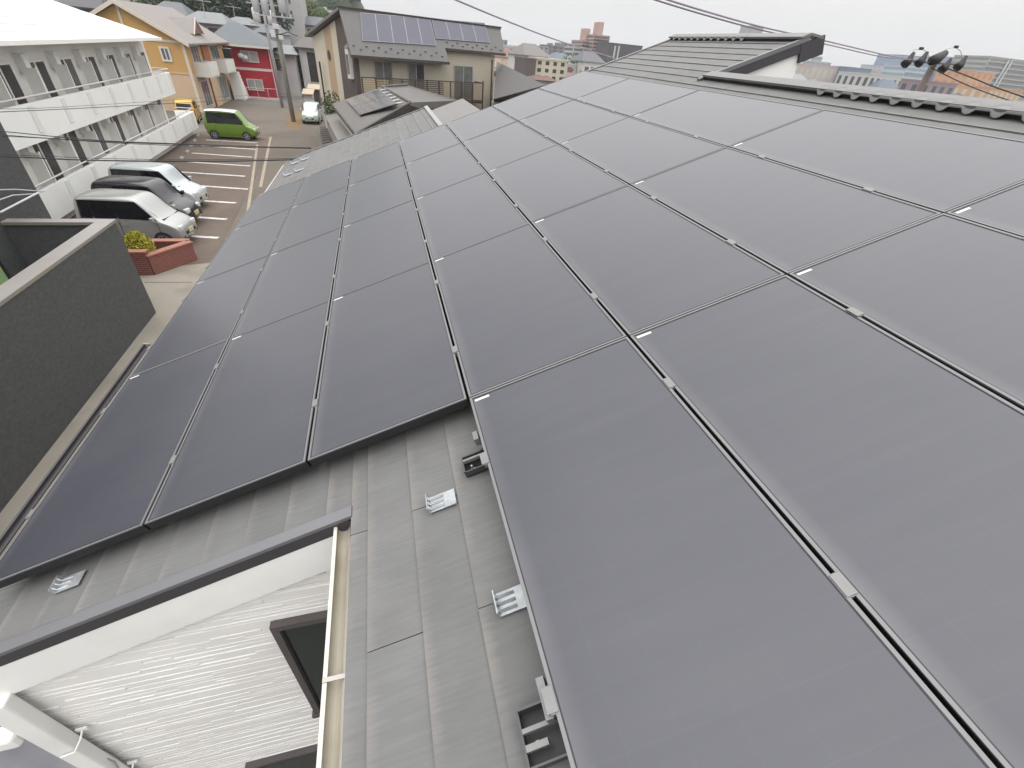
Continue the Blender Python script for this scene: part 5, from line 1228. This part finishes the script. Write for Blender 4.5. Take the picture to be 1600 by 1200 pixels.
# ---------------------------------------------------------------- city skyline
def block(label, px0, px1, py_top, Y, depth, m_, floors=0, rows=None, wm=None, rot=0.0, roofbox=None, cat='building', cols=0, base=None, name='city_building', bands=False, slant=0.0):
    a, b = at_y(px0, py_top, Y), at_y(px1, py_top + (px1 - px0) * .098, Y); zt = (a.z + b.z) / 2 + slant; w = b.x - a.x
    T = frame(V3((a.x, Y, 0)), (math.cos(rot), math.sin(rot), 0)); e = tag(empty(name, T(w / 2, depth / 2, 0)), label, cat)
    MB().box(0, w, 0, depth, -.02, zt, T).build('wall', m_, e)
    MB().box(-.12, w + .12, -.12, depth + .12, zt + .001, zt + .35, T).build('parapet', m_, e)
    wm = wm or m_wdark
    if floors:
        fh = zt / floors; wb = MB(); bb_ = MB()
        cols = cols or max(2, int(w / 2.6))
        for f in range(floors):
            z0 = f * fh + fh * .3; z1 = f * fh + fh * .82
            if bands:
                wb.box(.3, w - .3, -.05, -.005, z0, z1, T); wb.box(-.05, -.005, .3, depth - .3, z0, z1, T); bb_.box(-.1, w + .1, -.55, -.051, f * fh, f * fh + fh * .26, T)
            else:
                for c in range(cols):
                    u0 = w * (c + .25) / cols; u1 = w * (c + .72) / cols; wb.box(u0, u1, -.05, -.005, z0, z1, T)
                for c in range(max(2, int(depth / 3))):
                    n_ = max(2, int(depth / 3)); wb.box(-.05, -.005, depth * (c + .25) / n_, depth * (c + .7) / n_, z0, z1, T)
        wb.build('windows', wm, e)['kind'] = 'stuff'
        if bands: bb_.build('balcony_bands', m_, e)['kind'] = 'stuff'
    if roofbox:
        for (u0, u1, hh) in roofbox: MB().box(u0 * w, u1 * w, depth * .2, depth * .7, zt + .001, zt + hh, T).build('roof_tower', m_, e)
    return e
C = lambda n_, c, r_=.7: mat(n_, c, r_, .06, .3)
c_wh, c_gr, c_pk, c_cr, c_dk, c_bl, c_yl, c_pe = C('city_white', (.56, .56, .55)), C('city_grey', (.33, .34, .36)), C('city_pink', (.50, .34, .29)), C('city_cream', (.60, .55, .42)), C('city_dark', (.085, .075, .08)), C('city_blue', (.22, .28, .40), .4), C('city_yellow', (.50, .49, .20)), C('city_peach', (.60, .36, .22))
m_cw = mat('city_window', (.10, .105, .12), .2, .3, .5)
block('white blue block just right of the beige house', 782, 808, 72, 170, 12, c_wh, 4, wm=m_cw, bands=True)
block('small grey tower over the white block right of the beige house', 782, 793, 63, 260, 14, c_gr, 6, wm=m_cw)
block('slim white block with rounded face left of the yellow green block', 806, 822, 73, 190, 10, c_wh, 5, wm=c_gr, cols=1)
block('yellow green windowless block in the skyline', 822, 836, 76, 230, 12, c_yl)
block('grey violet apartment slab left of the white stair stripe', 835, 858, 72, 270, 12, c_gr, 7, wm=m_cw)
block('dark slab with white stair stripe in the centre skyline', 854, 882, 71, 280, 12, C('city_taupe', (.22, .20, .19)), 7, wm=m_cw, roofbox=[(.3, .42, 1.2)])
block('pale blue grey tower between the taupe slab and the banded block', 879, 897, 68, 300, 14, c_gr, 8, wm=m_cw)
block('white block with dark bands left of the pink towers', 896, 912, 74, 240, 12, c_wh, 6, wm=m_cw, bands=True)
block('pink apartment tower with a slim roof shaft, shorter of the two', 909, 931, 64, 255, 14, c_pk, 10, wm=m_cw, roofbox=[(.35, .65, 5.0)], bands=True)
block('pink apartment tower with a slim roof shaft, taller of the two', 928, 953, 55, 250, 14, c_pk, 12, wm=m_cw, roofbox=[(.4, .66, 5.2)], bands=True)
block('dark brown slab with two white stripes right of the pink towers', 952, 1004, 68, 225, 14, c_dk, 0)
sb = [o for o in COL.objects if o.get('label') == 'dark brown slab with two white stripes right of the pink towers'][0]
for x in (962, 968):
    a = at_y(x, 70, 224.8); MB().box(a.x - .35, a.x + .35, 224.7, 224.95, 0, a.z - .3).build('white_stripe', c_wh, sb)
block('cream four storey apartment house in the middle distance', 838, 886, 92, 128, 12, c_cr, 4, wm=m_wdark, cols=4)
block('dark brown end stair of the cream apartment house', 824, 838, 93, 127, 12, C('city_brown', (.12, .09, .085)))
block('low white house with red trim right of the cream apartment', 884, 912, 101, 150, 8, c_wh, 2, wm=C('city_red', (.35, .08, .06)))
block('low pale blue house at the foot of the pink towers', 908, 930, 99, 170, 8, C('city_paleblue', (.42, .47, .52)), 2, wm=m_cw)
simple_house('low house with dark red roof in front of the cream apartment', 'house', 838, 868, 126, 119, 100, 7, c_cr, C('city_redroof', (.14, .06, .055)), .2)
# right-hand skyline
block('long pale pinkish hall right of the upper gable', 1270, 1378, 102, 190, 20, C('city_rose', (.54, .46, .44)), 2, wm=C('city_rose2', (.58, .54, .48)), cols=12)
block('far teal grey tower above the pinkish hall', 1272, 1283, 95, 520, 16, C('city_teal', (.34, .42, .42)), 5, wm=m_cw)
block('slim far grey tower above the pinkish hall', 1281, 1286, 89, 560, 12, c_gr, 8, wm=m_cw)
block('far low grey block above the pinkish hall', 1284, 1299, 97, 540, 18, c_gr, 4, wm=m_cw)
block('grey blue flat block at the end of the pinkish hall', 1326, 1362, 106, 185, 18, C('city_slateblue', (.2, .26, .33), .4), 1, wm=C('city_slateblue2', (.27, .33, .4), .4), cols=3)
block('pale violet block left of the blue office', 1374, 1396, 103, 330, 16, C('city_violet', (.42, .42, .48)), 6, wm=C('city_violet2', (.5, .5, .56)), cols=3)
block('white roofed low sheds below the blue office', 1362, 1440, 117, 160, 15, c_wh, 2, wm=m_cw, cols=9)
block('large blue glass office left of the looped pole', 1413, 1470, 87, 380, 26, c_bl, 12, wm=C('city_glass', (.27, .35, .46), .25), bands=True)
block('lower white fronted office in front of the blue one', 1418, 1452, 104, 300, 18, C('city_ice', (.48, .54, .57)), 6, wm=C('city_glass2', (.24, .33, .40), .25), bands=True)
block('blue office slab right of the looped pole', 1466, 1512, 90, 400, 26, c_bl, 12, wm=C('city_glass3', (.30, .38, .50), .25), cols=7)
block('violet blue tower left of the banded grey apartment', 1510, 1546, 91, 360, 22, C('city_violetblue', (.27, .30, .42), .4), 13, wm=C('city_glass', (.27, .35, .46), .25), cols=5)
block('mauve low house below the blue offices', 1458, 1496, 129, 120, 10, C('city_mauve', (.30, .24, .26)), 2, wm=m_cw)
block('peach and orange block in front of the banded apartment', 1518, 1556, 112, 170, 14, c_pe, 5, wm=C('city_orange', (.55, .25, .1)), cols=4)
block('low peach building at the foot of the banded apartment', 1548, 1600, 138, 130, 12, c_pe, 2, wm=c_cr, cols=6)
block('grey banded apartment tower with white stripes at the right edge', 1548, 1640, 90, 230, 20, C('city_band', (.40, .40, .38)), 11, wm=C('city_bandwin', (.2, .21, .21), .3), bands=True)
bt_ = [o for o in COL.objects if str(o.get('label', '')).startswith('grey banded apartment')][0]
for x in (1577, 1582.5):
    a = at_y(x, 94, 229.2); MB().box(a.x - .55, a.x + .55, 229.0, 229.4, 0, a.z).build('white_stripe', c_wh, bt_)
block('far pale block behind the ridge wires', 1174, 1194, 41, 420, 14, c_gr, 0)

# far low houses and shrubs that read as one mass between the towers
def town(label, n_, xr, yr, hr, seed, name='far_town'):
    rs = random.Random(seed); mb = MB(); cols = []
    pal = [(.5, .49, .46), (.42, .4, .37), (.55, .53, .5), (.3, .29, .29), (.46, .38, .3), (.36, .4, .43), (.2, .19, .19), (.5, .45, .36)]
    rpal = [(.1, .1, .11), (.14, .13, .125), (.17, .09, .075), (.2, .2, .21), (.09, .11, .14)]
    def add(nf, c): cols.extend([c] * nf)
    for _ in range(n_):
        k = rs.random(); x = rs.uniform(*xr); y = rs.uniform(*yr); w = rs.uniform(5, 11); d = rs.uniform(6, 10); h_ = rs.uniform(*hr); a = rs.uniform(-.5, .5)
        T = frame(V3((x, y, 0)), (math.cos(a), math.sin(a), 0)); c = rs.choice(pal)
        if k < .22:
            nf = len(mb.f)
            leaf_cloud(mb, (x, y, h_ * .5), (w * .5, w * .5, h_ * .55), 60, .7, rs); add(len(mb.f) - nf, (.035, .055, .02)); continue
        mb.box(0, w, 0, d, -.02, h_ * .72, T); add(6, c)
        if k < .75:
            i0 = len(mb.v); z0, z1 = h_ * .72, h_
            mb.v += [tuple(T(*q)) for q in ((-.5, -.5, z0), (w + .5, -.5, z0), (w + .5, d + .5, z0), (-.5, d + .5, z0), (w * .25, d / 2, z1), (w * .75, d / 2, z1))]
            mb.f += [tuple(i0 + q for q in f) for f in ((0, 1, 5, 4), (1, 2, 5), (2, 3, 4, 5), (3, 0, 4))]; add(4, rs.choice(rpal))
        else:
            mb.box(w * .3, w * .5, d * .3, d * .5, h_ * .72 + .01, h_ * .72 + 1.6, T); add(6, c)
        fl = max(1, int(h_ * .72 / 2.8))
        for f in range(fl):
            for q in range(3):
                mb.box(w * (.12 + .29 * q), w * (.3 + .29 * q), -.06, -.01, f * 2.8 + 1.0, f * 2.8 + 2.2, T); add(6, (.07, .075, .085))
    m = bpy.data.materials.get('far_town_mix')
    if not m:
        m = bpy.data.materials.new('far_town_mix'); m.use_nodes = True; at = m.node_tree.nodes.new('ShaderNodeVertexColor'); at.layer_name = 'Col'
        b = m.node_tree.nodes['Principled BSDF']; m.node_tree.links.new(at.outputs['Color'], b.inputs['Base Color']); b.inputs['Roughness'].default_value = .75
    o = mb.build(name, m); ca = o.data.color_attributes.new('Col', 'FLOAT_COLOR', 'CORNER'); k = 0
    for p, c in zip(o.data.polygons, cols):
        for li in p.loop_indices: ca.data[li].color = (*c, 1)
    tag(o, label, 'houses', kind='stuff')
town('mass of small far houses and shrubs below the central skyline', 130, (28, 150), (135, 330), (4.5, 9.0), 31)
town('mass of small far houses and sheds below the right skyline', 150, (150, 520), (110, 330), (5.0, 9.5), 32)
town('mass of low houses behind our ridge on the right', 70, (16, 150), (24, 105), (3.2, 5.2), 34)
town('mass of small far houses on the left slope before the wood', 26, (-60, -8), (150, 240), (14, 21), 33)

# ---------------------------------------------------------------- thin summer haze over the town
hz_m = bpy.data.materials.new('haze_air'); hz_m.use_nodes = True; n = hz_m.node_tree.nodes; n.clear()
vo = n.new('ShaderNodeVolumePrincipled'); vo.inputs['Color'].default_value = (.93, .96, 1.0, 1); vo.inputs['Density'].default_value = .00035; vo.inputs['Anisotropy'].default_value = .1
ou = n.new('ShaderNodeOutputMaterial'); hz_m.node_tree.links.new(vo.outputs[0], ou.inputs['Volume'])
tag(MB().box(-900, 900, -300, 1400, -1.1, 70).build('haze', hz_m), kind='stuff')
